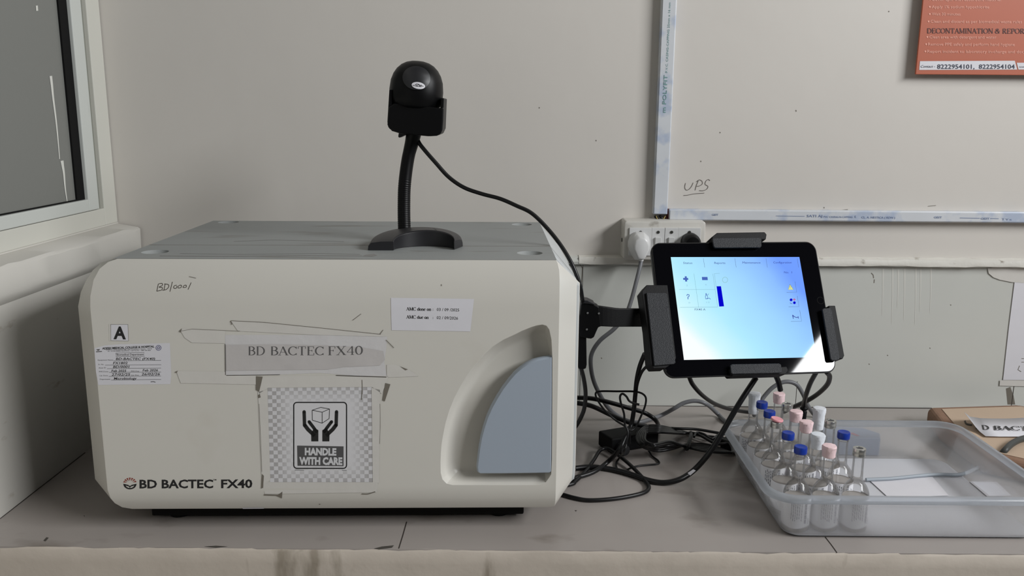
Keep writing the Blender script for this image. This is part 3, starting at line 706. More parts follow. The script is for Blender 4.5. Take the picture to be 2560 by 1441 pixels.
text(b, 'Vill. Mohri, Tehsil Shahabad (M), Distt. Kurukshetra, Haryana - 136135', (264, 876), (380, 873.5), 2.6, f2, 1, bold=.01); text(b, 'Ph. : 01744-280800, 8222954101, Toll Free No. : 1800 180 2053', (270, 879.5), (377, 877.5), 2.4, f2, 1, bold=.01)
text(b, 'Biomedical Department', (292, 889.5), (360, 888.5), 5, f2, 1, bold=.01)
ribbon(b, [(290, 883), (361, 882), (362, 891), (290, 892), (290, 883)], .8, f2, 1)
ribbon(b, [(396.5+6.5*math.cos(a*.5236), 870+6.2*math.sin(a*.5236)) for a in range(13)], 1.3, f2, 2); ribbon(b, [(396.5+3*math.cos(a*1.047), 870+3*math.sin(a*1.047)) for a in range(7)], 1.5, f2, 2)
poly_d(b, [(241, 874), (250, 873), (248, 877), (244, 877)], f2, 1); poly_d(b, [(240, 879), (255, 878), (255, 880), (241, 881)], f2, 1)
rows = [(902, 'Equipment Name', 245, 283, 284), (913, 'Sr. No.', 246, 260, 263), (921.5, 'Asset ID', 247, 265, 268), (931, 'PMS Done', 248, 271, 273), (941, 'Cal. Done', 249, 270, 272), (950, 'Department', 250, 276, 278)]
for y, s_, x0_, x1_, xl in rows:
    text(b, s_, (x0_, y), (x1_, y-.3), 3, f2, 1); ribbon(b, [(xl, y+.5), (403, y-.8)], .7, f2, 0)
text(b, 'PMS Due', (328, 930), (348, 929.7), 3, f2, 1); text(b, 'Cal. Due', (328, 940), (347, 939.5), 3, f2, 1)
for s_, x0_, x1_, y, h in (('BD-BACTEC (FX40)', 290, 388, 900.5, 6), ('FX1802', 283, 319, 911, 6), ('BD/0001', 283, 324, 920.5, 6), ('Feb 2025', 279, 316, 930.5, 6), ('Feb 2026', 357, 395, 929, 6), ('27/02/25', 279, 326, 940, 6.5), ('26/02/26', 354, 400, 939, 6.5), ('Microbiology', 285, 342, 949.5, 6)):
    text(b, s_, (x0_, y), (x1_, y-.4), h, f2, 0, bold=.012, shear=.15)
ribbon(b, [(377, 955), (384, 954.6), (389, 956)], 1.4, f2, 0)
b.build('lettering', [M_ink, M_inkg, M_blue_ink], s)
q = MB(); c4 = [(977, 745), (1185, 748), (1176, 829), (979, 826)]; vs = []
for j in range(15):
    for i in range(2):
        a_, b_ = i, j/14; vs.append(f2((c4[0][0]*(1-a_)+c4[1][0]*a_)*(1-b_)+(c4[3][0]*(1-a_)+c4[2][0]*a_)*b_, (c4[0][1]*(1-a_)+c4[1][1]*a_)*(1-b_)+(c4[3][1]*(1-a_)+c4[2][1]*a_)*b_))
q.add(vs, [(2*j, 2*j+1, 2*j+3, 2*j+2) for j in range(14)]); s = q.build('service_label', M_paper, mac, smooth=60)
b = MB()
serif(b, 'AMC done on :', (1016, 776.5), (1084, 777.5), 8, f3, 0, thin=1.25); text(b, '03 / 09 /2025', (1092, 777.5), (1148, 779), 7.6, f3, 0)
serif(b, 'AMC due on   :', (1016, 796.5), (1084, 798), 8, f3, 0, thin=1.25); text(b, '02 / 09/2026', (1092, 798), (1145, 799.5), 7.6, f3, 0)
b.build('lettering', M_ink, s)
# BD BACTEC FX40 paper strip with tapes
s = sticker('name_strip', [(563, 838), (800, 838), (968, 842), (966, 870), (961, 905), (967, 942), (890, 940), (800, 933), (700, 937), (563, 938)], mat('strip_paper', srgb(206, 204, 204), .5, bump=.5, bscale=30))
b = MB(); poly_d(b, [(565, 862), (700, 861), (820, 864), (900, 868), (958, 878), (962, 900), (950, 914), (860, 918), (820, 924), (566, 927)], front(.00045)); b.build('strip_centre', M_paperg, s)
b = MB()
serif(b, 'BD', (619, 888), (663, 888), 21, f4, 0, thin=.9); serif(b, 'BACTEC', (675, 888), (811, 888), 21, f4, 0, thin=.9); serif(b, 'FX40', (819, 888), (908, 886.5), 21, f4, 0, thin=.9)
b.build('lettering', M_inkg, s)
K = Marks('edge_shadow', M_grimeshade, s); K.line([(563, 860), (563.5, 900), (564, 938)], 1.4, f4); K.line([(566, 939), (640, 938), (700, 937)], 1.2, f4); K.line([(840, 939), (900, 941), (966, 943)], 2.0, f4)  # dark lines painted as the shadow gap along the strip's edges
s = sticker('tape_strip', [(452, 828), (456, 822), (563, 827), (563, 859), (480, 857), (462, 845)], M_tape, f=f3)
s = sticker('tape_strip', [(577, 802), (700, 810), (880, 829), (952, 836), (966, 842), (800, 838), (595, 828)], M_tape, f=f3)
s = sticker('tape_strip', [(441, 928), (563, 930), (566, 940), (640, 939), (640, 962), (452, 958)], M_tape, f=f3)
s = sticker('tape_strip', [(967, 912), (990, 912), (1016, 922), (1048, 941), (967, 944)], M_tape, f=f3)
# handle with care sheet
def checker():
    m = bpy.data.materials.new('checked_sheet'); m.use_nodes = True; nt = m.node_tree; bs = nt.nodes['Principled BSDF']; N = nt.nodes.new; L = nt.links.new
    uvn = N('ShaderNodeUVMap'); uvn.uv_map = 'UV'; mp = N('ShaderNodeMapping'); mp.inputs['Scale'].default_value = (24, 24, 1); L(uvn.outputs[0], mp.inputs[0])
    ck = N('ShaderNodeTexChecker'); ck.inputs['Scale'].default_value = 1; L(mp.outputs[0], ck.inputs[0])
    sp = N('ShaderNodeSeparateXYZ'); L(uvn.outputs[0], sp.inputs[0])
    def mth(op, a, bb=None):
        n = N('ShaderNodeMath'); n.operation = op
        for i, q in enumerate((a, bb)):
            if q is None: continue
            if isinstance(q, (int, float)): n.inputs[i].default_value = q
            else: L(q, n.inputs[i])
        return n.outputs[0]
    dx = mth('ABSOLUTE', mth('SUBTRACT', sp.outputs[0], .52)); dy = mth('ABSOLUTE', mth('SUBTRACT', sp.outputs[1], .5))
    d = mth('MAXIMUM', mth('MULTIPLY', dx, 1.0), mth('MULTIPLY', dy, .86))
    mr = N('ShaderNodeMapRange'); mr.inputs[1].default_value = .27; mr.inputs[2].default_value = .44; mr.inputs[3].default_value = .0; mr.inputs[4].default_value = .8; L(d, mr.inputs[0])
    fac = mth('MULTIPLY', mr.outputs[0], ck.outputs[1])
    mi = N('ShaderNodeMix'); mi.data_type = 'RGBA'; mi.inputs[6].default_value = (*srgb(212, 211, 213), 1); mi.inputs[7].default_value = (*srgb(158, 155, 154), 1); L(fac, mi.inputs[0]); L(mi.outputs[2], bs.inputs['Base Color'])
    bs.inputs['Roughness'].default_value = .35; return m
c4 = [(669, 969), (929, 966), (933, 1206), (675, 1206)]
q = MB(); vs = []; uv = []; n_ = 13
for j in range(n_):
    for i in range(n_):
        a_, b_ = i/(n_-1), j/(n_-1); x = (c4[0][0]*(1-a_)+c4[1][0]*a_)*(1-b_)+(c4[3][0]*(1-a_)+c4[2][0]*a_)*b_; y = (c4[0][1]*(1-a_)+c4[1][1]*a_)*(1-b_)+(c4[3][1]*(1-a_)+c4[2][1]*a_)*b_
        vs.append(f1(x, y)); uv.append((a_, 1-b_))
q.add(vs, [(j*n_+i, j*n_+i+1, (j+1)*n_+i+1, (j+1)*n_+i) for j in range(n_-1) for i in range(n_-1)]); q.uv = uv
s = q.build('caution_sheet', checker(), mac)
b = MB()
rr = [(x, y) for x, y in rrect(734.5, 1006.5, 866.5, 1171.5, 8, 5)]; ribbon(b, rr+rr[:2], 2.8, f2, 0)
poly_d(b, [(743, 1114.5), (859, 1116.5), (859, 1166), (744, 1165)], f2, 1)
text(b, 'HANDLE', (762, 1137.5), (841, 1138.5), 17.5, f3, 2, bold=.055); text(b, 'WITH CARE', (748, 1161), (856, 1162), 18, f3, 2, bold=.055)
# hands
for sgn, mx in ((1, 0), (-1, 1600.5)):
    X_ = lambda x: x if sgn > 0 else 1602-x
    ribbon(b, [(X_(760.5), 1030), (X_(761), 1045), (X_(761.5), 1064)], 8.4, f2, 3); ribbon(b, [(X_(761), 1062), (X_(770), 1074), (X_(787), 1090)], 9.5, f2, 3)
    ribbon(b, [(X_(773), 1055), (X_(783), 1068), (X_(793), 1082)], 8, f2, 3)
    poly_d(b, [(X_(778), 1084), (X_(786), 1070), (X_(796), 1076), (X_(796), 1104), (X_(778.5), 1104)], f2, 3)
    for (ex, ey, er) in ((760.5, 1030, 4.2), (773, 1055, 4), (761.5, 1064, 4.2)): poly_d(b, [(X_(ex)+er*math.cos(a*.6283), ey+er*math.sin(a*.6283)) for a in range(10)], f2, 3)
A_, B_, C_, D_, E_, F2_, G_ = (780.5, 1026), (802, 1019), (824, 1023), (805.5, 1031), (781, 1051), (805.5, 1058.5), (823, 1047)
for l_ in ((A_, B_), (B_, C_), (C_, D_), (D_, A_), (A_, E_), (E_, F2_), (F2_, G_), (G_, C_), (D_, F2_)): ribbon(b, l_, 1.4, f2, 3)
ribbon(b, [(737, 1175.5), (760, 1176)], .9, f2, 3); ribbon(b, [(855, 1176.5), (867, 1176.5)], .9, f2, 3)
b.build('printing', [M_ink, mat('sign_grey', srgb(80, 79, 80), .5), mat('sign_white', srgb(206, 206, 208), .5), mat('sign_black', (.012, .012, .012), .5)], s)
# tape border around the sheet and grime
for i_, pts in enumerate(([(640, 945), (720, 940), (972, 940), (955, 985), (930, 968), (670, 970), (648, 985)], [(645, 980), (669, 975), (676, 1200), (655, 1215)], [(929, 970), (950, 975), (948, 1208), (932, 1206)], [(655, 1206), (945, 1206), (942, 1232), (662, 1236)])):
    sticker('tape_strip', pts, M_tape, f=f3)
b = MB()
K = Marks('grime_mark', M_grime, mac)
K.poly([(640, 941), (657, 942), (653, 960), (648, 980), (640, 975)], f4); K.poly([(645, 988), (650, 985), (652, 994), (646, 996)], f4)
K.poly([(963, 958), (976, 961), (962, 1004), (956, 1001)], f4); K.line([(905, 950), (906, 975), (904, 1000)], 1.8, f4); K.poly([(655, 1185), (660, 1190), (658, 1220), (653, 1222)], f4)
K.poly([(659, 1237), (695, 1238), (706, 1230), (704, 1248), (690, 1241), (660, 1240)], f4); K.line([(904, 1236), (920, 1236), (938, 1230)], 2.4, f4, 3)
K.line([(577, 802), (660, 806), (800, 820), (952, 836)], 1.1, f5); K.line([(577, 802), (580, 812)], 2, f5); K.poly([(448, 828), (455, 821), (452, 832)], f5); K.poly([(437, 930), (445, 927), (442, 933)], f5)
K.line([(452, 828), (480, 823), (600, 828)], .8, f5); K.line([(950, 836), (958, 825)], 1.4, f5); K.line([(965, 850), (975, 860), (985, 870)], 1.4, f5); ribbon(b, [(985, 912), (1010, 922), (1040, 940)], 1.2, f5, 3)
K.poly([(1000, 916), (1020, 924), (1014, 926)], f5); K.line([(882, 801), (903, 785)], 1.2, f5); ribbon(b, [(835, 833), (845, 838), (870, 836), (900, 840)], 1.4, f5, 3)
K.line([(950, 1010), (951, 1060), (949, 1110)], .8, f4); K.line([(648, 1010), (652, 1100), (655, 1180)], .8, f4)
K.line([(470, 693), (488, 697)], 1, f4); K.line([(1103, 712), (1104, 716)], 1.6, f4); K.poly([(794, 1265), (800, 1266), (797, 1268)], f4)
K.line([(1223, 996), (1229, 995)], 1.2, f4)

s = sticker('tape_edge', [(600, 1277.5), (655, 1277), (655, 1281), (602, 1281.5)], M_paper, f=f4)

# ================================================================== SCANNER ON STAND
f_ = lambda px, py, Y: atY(px, py, Y)
st = thing('scanner_stand', 'black gooseneck scanner stand with crescent foot on top of the incubator', 'stand', (-.135, 1.15, ZT))
b = MB(); rings = []
for k in range(33):
    t = k/32; a = math.radians(180-180*t); a2 = math.radians(190-180*t)
    I = Vector((-.1150+.0390*math.cos(a), 1.0800+.0330*math.sin(a)+.008*t, 0)); O_ = Vector((-.1270+.0615*math.cos(a2), 1.094+.088*math.sin(a2)+.008*t, 0))
    h = .0118+.0100*math.sin(math.pi*t)**.8
    sec = [I+Vector((0, 0, .0004)), I+Vector((0, 0, h*.93)), I+(O_-I)*.035+Vector((0, 0, h)), I+(O_-I)*.5+Vector((0, 0, h*.98)), I+(O_-I)*.88+Vector((0, 0, h*.84)), I+(O_-I)*.975+Vector((0, 0, h*.5)), O_+Vector((0, 0, .0004))]
    rings.append([p+Vector((0, 0, ZT)) for p in sec])
b.loft(rings); b.build('foot_base', M_grill, st, smooth=32, bevel=.0008)
pole = [f_(1011, 577, 1.160), f_(1010, 540, 1.165), f_(1010, 505, 1.170), f_(1011, 470, 1.173), f_(1015, 430, 1.176), f_(1021, 392, 1.178), f_(1030, 355, 1.178), f_(1036, 325, 1.176)]
b = MB(); P_ = catmull(pole, 14); 
def rp(t): return .0088+(.00013*math.sin(t*300) if t < .5 else 0)+(.002*max(0, t-.75)/.25)
b.tube(P_, rp, seg=18, smooth=3); b.build('gooseneck', M_blk, st, smooth=60)
# cup
HC = 1.172
def cup(pts, y0, y1, m, name, bev):
    q = MB(); q.prism([atY(x, y, y0) for x, y in pts], (0, y1-y0, 0)); return q.build(name, m, st, bevel=bev, seg=3)
cup([(972, 268), (969, 300), (968, 312), (973, 322), (983, 328), (1000, 334), (1040, 338), (1075, 341), (1092, 340), (1102, 335), (1106, 325), (1108, 300), (1109, 268), (1098, 270), (1040, 262), (985, 258)], 1.140, 1.146, M_blk, 'cup_front', .002)
cup([(973, 224), (980, 224), (979, 300), (985, 318), (1003, 326), (1078, 331), (1092, 329), (1098, 318), (1102, 246), (1110, 245), (1107, 322), (1101, 335), (1090, 340), (1070, 341), (1000, 334), (980, 328), (970, 318), (968, 305)], 1.144, 1.195, M_blk, 'cup_cradle', .0012)
cup([(997, 331), (1016, 334), (1012, 338), (998, 345), (995, 342)], 1.16, 1.185, M_grill, 'latch', .001)
sc = thing('barcode_scanner', 'black handheld barcode scanner resting head up in the stand cup', 'barcode scanner', tuple(atY(1041, 262, 1.17)))
hc = atY(1042, 212, 1.168)
b = MB(); rings = []
prof = [(-.033, .60), (-.031, .80), (-.027, .92), (-.018, .99), (-.008, 1.0), (.004, .965), (.013, .88), (.020, .76), (.0255, .60), (.0290, .42), (.0308, .22), (.0313, .03)]
tilt = math.radians(4)
for z, k in prof:
    r = []
    for i in range(36):
        a = 2*math.pi*i/36; ca, sa = math.cos(a), math.sin(a)
        x = .0362*k*math.copysign(abs(ca)**.86, ca); y = .036*k*math.copysign(abs(sa)**.9, sa)
        x2 = x*math.cos(tilt)+z*math.sin(tilt); z2 = -x*math.sin(tilt)*1.0+z*math.cos(tilt)
        r.append((hc.x+x2, hc.y+y, hc.z+z2))
    rings.append(r)
b.loft(rings); b.build('scanner_head', M_blk, sc, smooth=60)
def ell(cx, cy, rx, ry, rot, Y, n=28):
    return [atY(cx+rx*math.cos(a)*math.cos(rot)-ry*math.sin(a)*math.sin(rot), cy+rx*math.cos(a)*math.sin(rot)+ry*math.sin(a)*math.cos(rot), Y) for a in [2*math.pi*k/n for k in range(n)]]
def headY(p):   # front surface of the head at a point
    x = p.x-hc.x; z = p.z-hc.z; k = .05
    for i in range(len(prof)-1):
        if prof[i][0] <= z <= prof[i+1][0]:
            t = (z-prof[i][0])/(prof[i+1][0]-prof[i][0]); k = prof[i][1]*(1-t)+prof[i+1][1]*t
    q = max(0, 1-(abs(x)/(.0362*k))**2.2); return hc.y-.036*k*q**.5
def onhead(px, py, off):
    Y = 1.14
    for _ in range(6): Y = headY(atY(px, py, Y))
    return atY(px, py, Y-off)
def patch(name, cx, cy, rx, ry, rot, off, m, par):
    q = MB(); vs = [onhead(cx, cy, off)]; N_ = 28; K_ = 6
    for k in range(1, K_+1):
        for i in range(N_):
            a = 2*math.pi*i/N_; x = rx*k/K_*math.cos(a); y = ry*k/K_*math.sin(a)
            vs.append(onhead(cx+x*math.cos(rot)-y*math.sin(rot), cy+x*math.sin(rot)+y*math.cos(rot), off))
    fs = [(0, 1+i, 1+(i+1) % N_) for i in range(N_)]+[(1+(k-1)*N_+i, 1+k*N_+i, 1+k*N_+(i+1) % N_, 1+(k-1)*N_+(i+1) % N_) for k in range(1, K_) for i in range(N_)]
    q.add(vs, fs); return q.build(name, m, par, smooth=60)
patch('top_inlay', 1041, 195, 35, 30, .15, .0014, M_grill, sc)
lg = patch('logo_badge', 1046, 214, 17, 8.6, .17, .0019, M_paper, sc)
b = MB(); fh = lambda x, y: onhead(x, y, .0022)
ribbon(b, [(1032, 213), (1036, 214), (1041, 210), (1046, 211), (1052, 214), (1059, 216)], 1.1, fh, 0, 3); ribbon(b, [(1038, 215), (1046, 216), (1054, 217)], .9, fh); ribbon(b, [(1040, 211), (1043, 216), (1047, 210), (1050, 217), (1054, 212)], 1, fh, 0, 3)
b.build('logo', M_ink, lg)

# ================================================================== TABLET
TC = Vector((.3304, 1.1716, .2651)); tx = Vector((.1947, .0301, -.0033)).normalized(); ty = Vector((-.0116, .0695, .1328)); ty = (ty-tx*ty.dot(tx)*.5).normalized(); tx = (tx-ty*tx.dot(ty)).normalized(); tn = tx.cross(ty)
def TT(x, y, z=0): return TC+tx*x+ty*y+tn*z
def tpl(px, py, off=0):
    p = atP(px, py, TC+tn*off, tn)-TC; return (p.dot(tx), p.dot(ty))
def ftab(off): return lambda x, y: atP(x, y, TC+tn*off, tn)
tab = thing('tablet', 'black tablet showing instrument status screen, held in the clamp mount', 'tablet', tuple(TT(0, -.093, -.006)))
x0, y0 = tpl(1631, 941); 
b = MB(); r0 = rrect(-.127, -.0985, .127, .0985, .014, 8); sc_ = lambda d: rrect(-.127+d, -.0985+d, .127-d, .0985-d, max(.004, .015-d), 8)
b.loft([[TT(x, y, z) for x, y in sc_(d)] for d, z in ((.012, -.0145), (.004, -.0125), (.0006, -.008), (0, -.004), (0, -.0008), (.0006, -.0002))]); b.build('case', M_blk, tab, smooth=40)
b = MB(); b.loft([[TT(x, y, z) for x, y in sc_(d)] for d, z in ((.0012, -.0006), (.0012, .0002), (.0018, .0005))]); b.build('bezel_glass', M_glassblk, tab)
b = MB(); b.loft([[TT(x, y, z) for x, y in rrect(-.127+d, -.0985+d, .127-d, .0985-d, .015-d, 8)] for d, z in ((0, -.0022), (-.0002, -.0016), (0, -.0008))], caps=False); b.build('edge_band', mat('edge_band', (.06, .06, .065), .3), tab)
# display, with viewing-angle fade and reflection painted into its emission gradient
def screen_mat():
    m = bpy.data.materials.new('screen'); m.use_nodes = True; nt = m.node_tree; bs = nt.nodes['Principled BSDF']; N = nt.nodes.new; L = nt.links.new
    uvn = N('ShaderNodeUVMap'); uvn.uv_map = 'UV'; sp = N('ShaderNodeSeparateXYZ'); L(uvn.outputs[0], sp.inputs[0])
    def mth(op, a, bb=None, c=None):
        n = N('ShaderNodeMath'); n.operation = op
        for i, q in enumerate((a, bb, c)):
            if q is None: continue
            if isinstance(q, (int, float)): n.inputs[i].default_value = q
            else: L(q, n.inputs[i])
        return n.outputs[0]
    t = mth('MULTIPLY_ADD', sp.outputs[0], .72, mth('MULTIPLY', sp.outputs[1], .42))
    ns = N('ShaderNodeTexNoise'); ns.inputs['Scale'].default_value = 2.2; L(uvn.outputs[0], ns.inputs['Vector'])
    t = mth('ADD', t, mth('MULTIPLY', mth('SUBTRACT', ns.outputs[0], .5), .12))
    cr = N('ShaderNodeValToRGB'); L(t, cr.inputs[0]); e = cr.color_ramp.elements
    e[0].position = .13; e[0].color = (*srgb(250, 255, 255), 1); e[1].position = 1.06; e[1].color = (*srgb(112, 158, 255), 1)
    for p_, c_ in ((.22, (212, 250, 255)), (.42, (178, 236, 255)), (.68, (160, 214, 255)), (.88, (140, 190, 255))):
        k = e.new(p_); k.color = (*srgb(*c_), 1)
    L(cr.outputs[0], bs.inputs['Emission Color']); bs.inputs['Emission Strength'].default_value = 1.76
    bs.inputs['Base Color'].default_value = (.005, .005, .006, 1); bs.inputs['Roughness'].default_value = .03
    return m
dc = [tpl(*p) for p in ((1676.5, 643.7), (1997.7, 643.4), (2041, 894), (1709.5, 900.8))]
b = MB(); b.add([TT(x, y, .0008) for x, y in dc], [(0, 1, 2, 3)]); b.uv = [(0, 1), (1, 1), (1, 0), (0, 0)]
scr = b.build('display', screen_mat(), tab)
fs_ = ftab(.0012); b = MB()
def zp(x, y): return (1640+x/4.8024, 620+y/4.8033)
for s_, x0_, x1_, y in (('Status', 327, 436, 193), ('Reports', 700, 832, 193), ('Maintenance', 1038, 1254, 189), ('Configuration', 1408, 1628, 187), ('No.  1', 1538, 1632, 306)):
    text(b, s_, zp(x0_, y), zp(x1_, y), 5.2, fs_, 0)
text(b, 'FX40 A', zp(464, 752), zp(594, 752), 5.2, fs_, 1, bold=.004)
def zl(pts, wd, mi): ribbon(b, [zp(*p) for p in pts], wd, fs_, mi)
for x in (568, 946, 1320, 1695): zl([(x, 125), (x+17, 235)], .6, 1)
zl([(455, 310), (512, 712)], .6, 2); zl([(682, 310), (740, 710)], .6, 2); zl([(700, 310), (722, 465)], .6, 2); zl([(275, 500), (712, 500)], .6, 2); zl([(290, 716), (740, 712)], .7, 2); zl([(700, 310), (765, 307)], .6, 2)
poly_d(b, [zp(727, 462), zp(780, 461), zp(817, 703), zp(759, 706)], fs_, 0+3)
for pts in ([(325, 362), (385, 362), (388, 385), (328, 385)], [(345, 342), (368, 342), (374, 405), (351, 405)], [(550, 350), (618, 350), (622, 388), (554, 388)]): poly_d(b, [zp(*p) for p in pts], fs_, 4)
zl([(368, 575), (380, 558), (398, 566), (396, 585), (382, 592), (385, 618)], 1.9, 4)
zl([(598, 548), (604, 548), (605, 568), (618, 580), (622, 612), (596, 614), (592, 580), (600, 568), (598, 548)], 1.2, 4); zl([(612, 562), (620, 570), (632, 552)], 1, 4); zl([(600, 612), (640, 604), (655, 618)], 1.3, 4)
for s_, x_, y_ in (('2', 362, 460), ('6', 590, 450), ('0', 390, 668), ('13', 606, 664)): text(b, s_, zp(x_, y_), zp(x_+(36 if len(s_) > 1 else 20), y_), 3.8, fs_, 5)
zl([(829+32*math.cos(a*.4488), 385+33*math.sin(a*.4488)) for a in range(15)], .7, 6)
zl([(1668, 405), (1690, 533), (1568, 535)], .7, 1); zl([(1696, 578), (1716, 706), (1592, 708)], .7, 1); zl([(1726, 750), (1748, 882), (1620, 884)], .7, 1)
poly_d(b, [zp(1608, 440), zp(1650, 503), zp(1588, 503)], fs_, 7); zl([(1608, 440), (1650, 503), (1588, 503), (1608, 440)], .7, 8); zl([(1609, 458), (1611, 492)], 1.6, 8)
for cx, cy, k in ((1622, 625, 0), (1662, 660, 0)): poly_d(b, [zp(cx+17*math.cos(a*.6283), cy+17*math.sin(a*.6283)) for a in range(10)], fs_, 3)
zl([(1640, 622), (1680, 620)], 1.3, 9); zl([(1658, 604), (1662, 640)], 1.3, 9); zl([(1608, 660), (1620, 670), (1635, 668)], 1, 0)
zl([(1640, 805), (1648, 852)], 1.6, 0); zl([(1640, 808), (1662, 828), (1690, 838), (1708, 832)], 1.5, 0); zl([(1705, 822), (1710, 850)], 1.4, 0); zl([(1636, 822), (1652, 818)], 1.3, 0)
b.build('screen_graphics', [emis('ui_navy', srgb(52, 62, 150)), emis('ui_grey', srgb(84, 104, 150)), emis('ui_pale', srgb(126, 172, 190)), emis('ui_blue', srgb(0, 0, 205)), emis('ui_icon', srgb(74, 104, 186)), emis('ui_faint', srgb(150, 196, 220)), emis('ui_green', srgb(130, 176, 160)), emis('ui_yellow', srgb(220, 226, 150)), emis('ui_black', srgb(30, 30, 60)), emis('ui_red', srgb(210, 60, 110))], scr)
# home button
hx, hy = tpl(2051, 752); b = MB(); b.lathe([(.0055, .0003), (.0055, .0009), (.0048, .0007), (.0001, .0006)], seg=24, T=lambda x, y, z: TT(hx+x, hy+y, z-.0002)); b.build('home_button', M_gask, tab, smooth=40)

# ================================================================== MOUNT
mt = thing('tablet_mount', 'black clamp arm bracket joining the tablet to the incubator side', 'mount', tuple(atY(1455, 922, 1.13)))
def armp(pts, y0, y1, name, m=M_blk, bev=.0012): q = MB(); q.prism([atY(x, y, y0) for x, y in pts], (0, y1-y0, 0)); return q.build(name, m, mt, bevel=bev)
armp([(1451, 790), (1466, 846), (1467, 912), (1465, 922), (1457, 925), (1446, 923), (1446, 850), (1447, 790)], 1.125, 1.150, 'rail')
armp([(1453, 762), (1456, 757), (1486, 762), (1497, 768), (1503, 817), (1496, 819), (1490, 832), (1485, 844), (1478, 848), (1470, 847), (1450, 843), (1449, 800)], 1.122, 1.140, 'wall_bracket')
armp([(1453, 755), (1460, 751), (1470, 752), (1487, 760), (1487, 763), (1470, 760), (1453, 759)], 1.120, 1.142, 'bracket_cap', M_grill)
b = MB(); rings = []
for k in range(13):
    t = k/12; x = 1484+(1622-1484)*t; yt = 764+9*min(1, t*2.2); yb = 816+2*min(1, t*3)
    Y = 1.135-.006*math.sin(t*2)+.05*t*t
    p0, p1 = atY(x, yt, Y), atY(x, yb, Y); rings.append([p0, p1, p1+Vector((0, .006, 0)), p0+Vector((0, .006, 0))])
b.loft(rings); b.build('arm', M_blkm, mt, bevel=.001)
for (x, y) in ((1469, 783), (1497, 784), (1467, 824)):
    b = MB(); c_ = atY(x, y, 1.1215); b.lathe([(.0014, 0), (.0014, .0016), (.0001, .002)], seg=12, T=lambda X_, Y_, Z_: (c_.x+X_, c_.y-Z_+.0008, c_.z+Y_)); b.build('bolt', mat('bolt', (.25, .25, .25), .35, metal=.8), mt)
b = MB(); b.prism([TT(x, y, -.0150) for x, y in rrect(-.123, -.030, .02, .030, .006)], tn*-.008); b.build('back_plate', M_blkm, mt, bevel=.001)
def clamp(face, bodyp, z0, z1, name):
    """face: picture outline of the textured front pad; bodyp: picture outline of the black body behind"""
    q = MB(); q.prism([TT(*tpl(x, y, z1), z1-.0035) for x, y in face], tn*.0035); pad = q.build(name+'_pad', M_tex, mt, bevel=.0008)
    q = MB(); q.prism([TT(*tpl(x, y, z0), z0) for x, y in bodyp], tn*(z1-.0036-z0)); q.build(name, M_blkm, mt, bevel=.0008)
clamp([(1616, 732), (1665, 732), (1668, 736), (1689, 908), (1685, 911), (1636, 915)], [(1592, 741), (1604, 725), (1655, 725), (1676, 905), (1668, 918), (1650, 929), (1621, 930), (1613, 920), (1606, 835)], -.018, .010, 'left_clamp')
clamp([(1781, 596), (1786, 595), (1898, 594), (1904, 598), (1904, 616), (1901, 619), (1788, 620), (1784, 616)], [(1764, 607), (1778, 596), (1895, 594), (1900, 600), (1898, 612), (1774, 614)], -.018, .009, 'top_clamp')
clamp([(2056, 774), (2060, 771), (2075, 770), (2080, 775), (2100, 896), (2096, 901), (2080, 902), (2077, 898)], [(2052, 775), (2068, 775), (2090, 898), (2086, 906), (2072, 904), (2065, 897)], -.018, .009, 'right_clamp')
clamp([(1826, 915), (1830, 911), (1948, 909), (1953, 912), (1956, 930), (1952, 933), (1832, 936), (1828, 933)], [(1808, 932), (1948, 925), (1952, 934), (1946, 944), (1816, 948), (1812, 944)], -.018, .009, 'bottom_clamp')

# ================================================================== CABLES
def cable(name, label, pts, r, m=M_cab, cat='cable', group=None, par=None):
    P = []
    for q in pts:
        if len(q) == 4: P.append(atZ(q[0], q[1], q[3]))
        else: P.append(atY(*q))
    for p in P: p.z = max(p.z, r*1.14+.0003)
    b = MB(); b.tube(P, r*(1.14 if r > .0018 else 1.1), seg=10, smooth=7); o = b.build(name, m, par, smooth=60)
    if not par: tag(o, label, cat, group)
    return o
Z = 'z'
cable('scanner_cable', 'thin black scanner cable curving from the scanner stand over the incubator corner', [(1040, 335, 1.178), (1047, 356, 1.176), (1062, 376, 1.172), (1090, 408, 1.168), (1122, 443, 1.165), (1160, 469, 1.16), (1205, 485, 1.155), (1250, 497, 1.15), (1292, 515, 1.145), (1330, 534, 1.142), (1370, 573, 1.136), (1405, 618, 1.125), (1432, 665, 1.115), (1449, 710, 1.112), (1455, 742, 1.114), (1457, 756, 1.124)], .0025)
cable('cable', 'black cable hanging below the mount rail against the incubator side', [(1452, 918, 1.14), (1460, 950, 1.15), (1464, 985, 1.16), (1461, 1020, 1.17), (1452, 1045, 1.18), (1440, 1066, 1.19), (1428, 1080, 1.2)], .0027)
gp = [(1603, 652, SY-.013), (1600, 668, 1.447), (1592, 700, 1.44), (1578, 752, 1.43), (1563, 790, 1.42), (1535, 823, 1.41), (1500, 852, 1.40), (1480, 883, 1.395), (1477, 915, 1.39), (1485, 955, 1.395), (1504, 995, 1.40), (1525, 1025, 1.405), (1556, 1047, Z, .004), (1590, 1057, Z, .004), (1625, 1049, Z, .004), (1655, 1038, Z, .006), (1685, 1022, 1.42), (1710, 1008, 1.42), (1740, 1003, 1.42), (1768, 1012, 1.42), (1795, 1036, Z, .006), (1815, 1055, Z, .004), (1845, 1062, Z, .004)]
cable('cord', None, gp, .0033, M_cabg, par=plug)
cable('cable', 'grey cord arching behind the vials at the back of the tray', [(1885, 1040, Z, .004), (1900, 1010, 1.42), (1912, 990, 1.42), (1935, 967, 1.42), (1963, 955, 1.42), (1990, 961, 1.42), (2007, 985, 1.42), (2020, 1015, 1.42), (2038, 1040, Z, .004), (2062, 1058, Z, .004)], .0033, M_cabg)
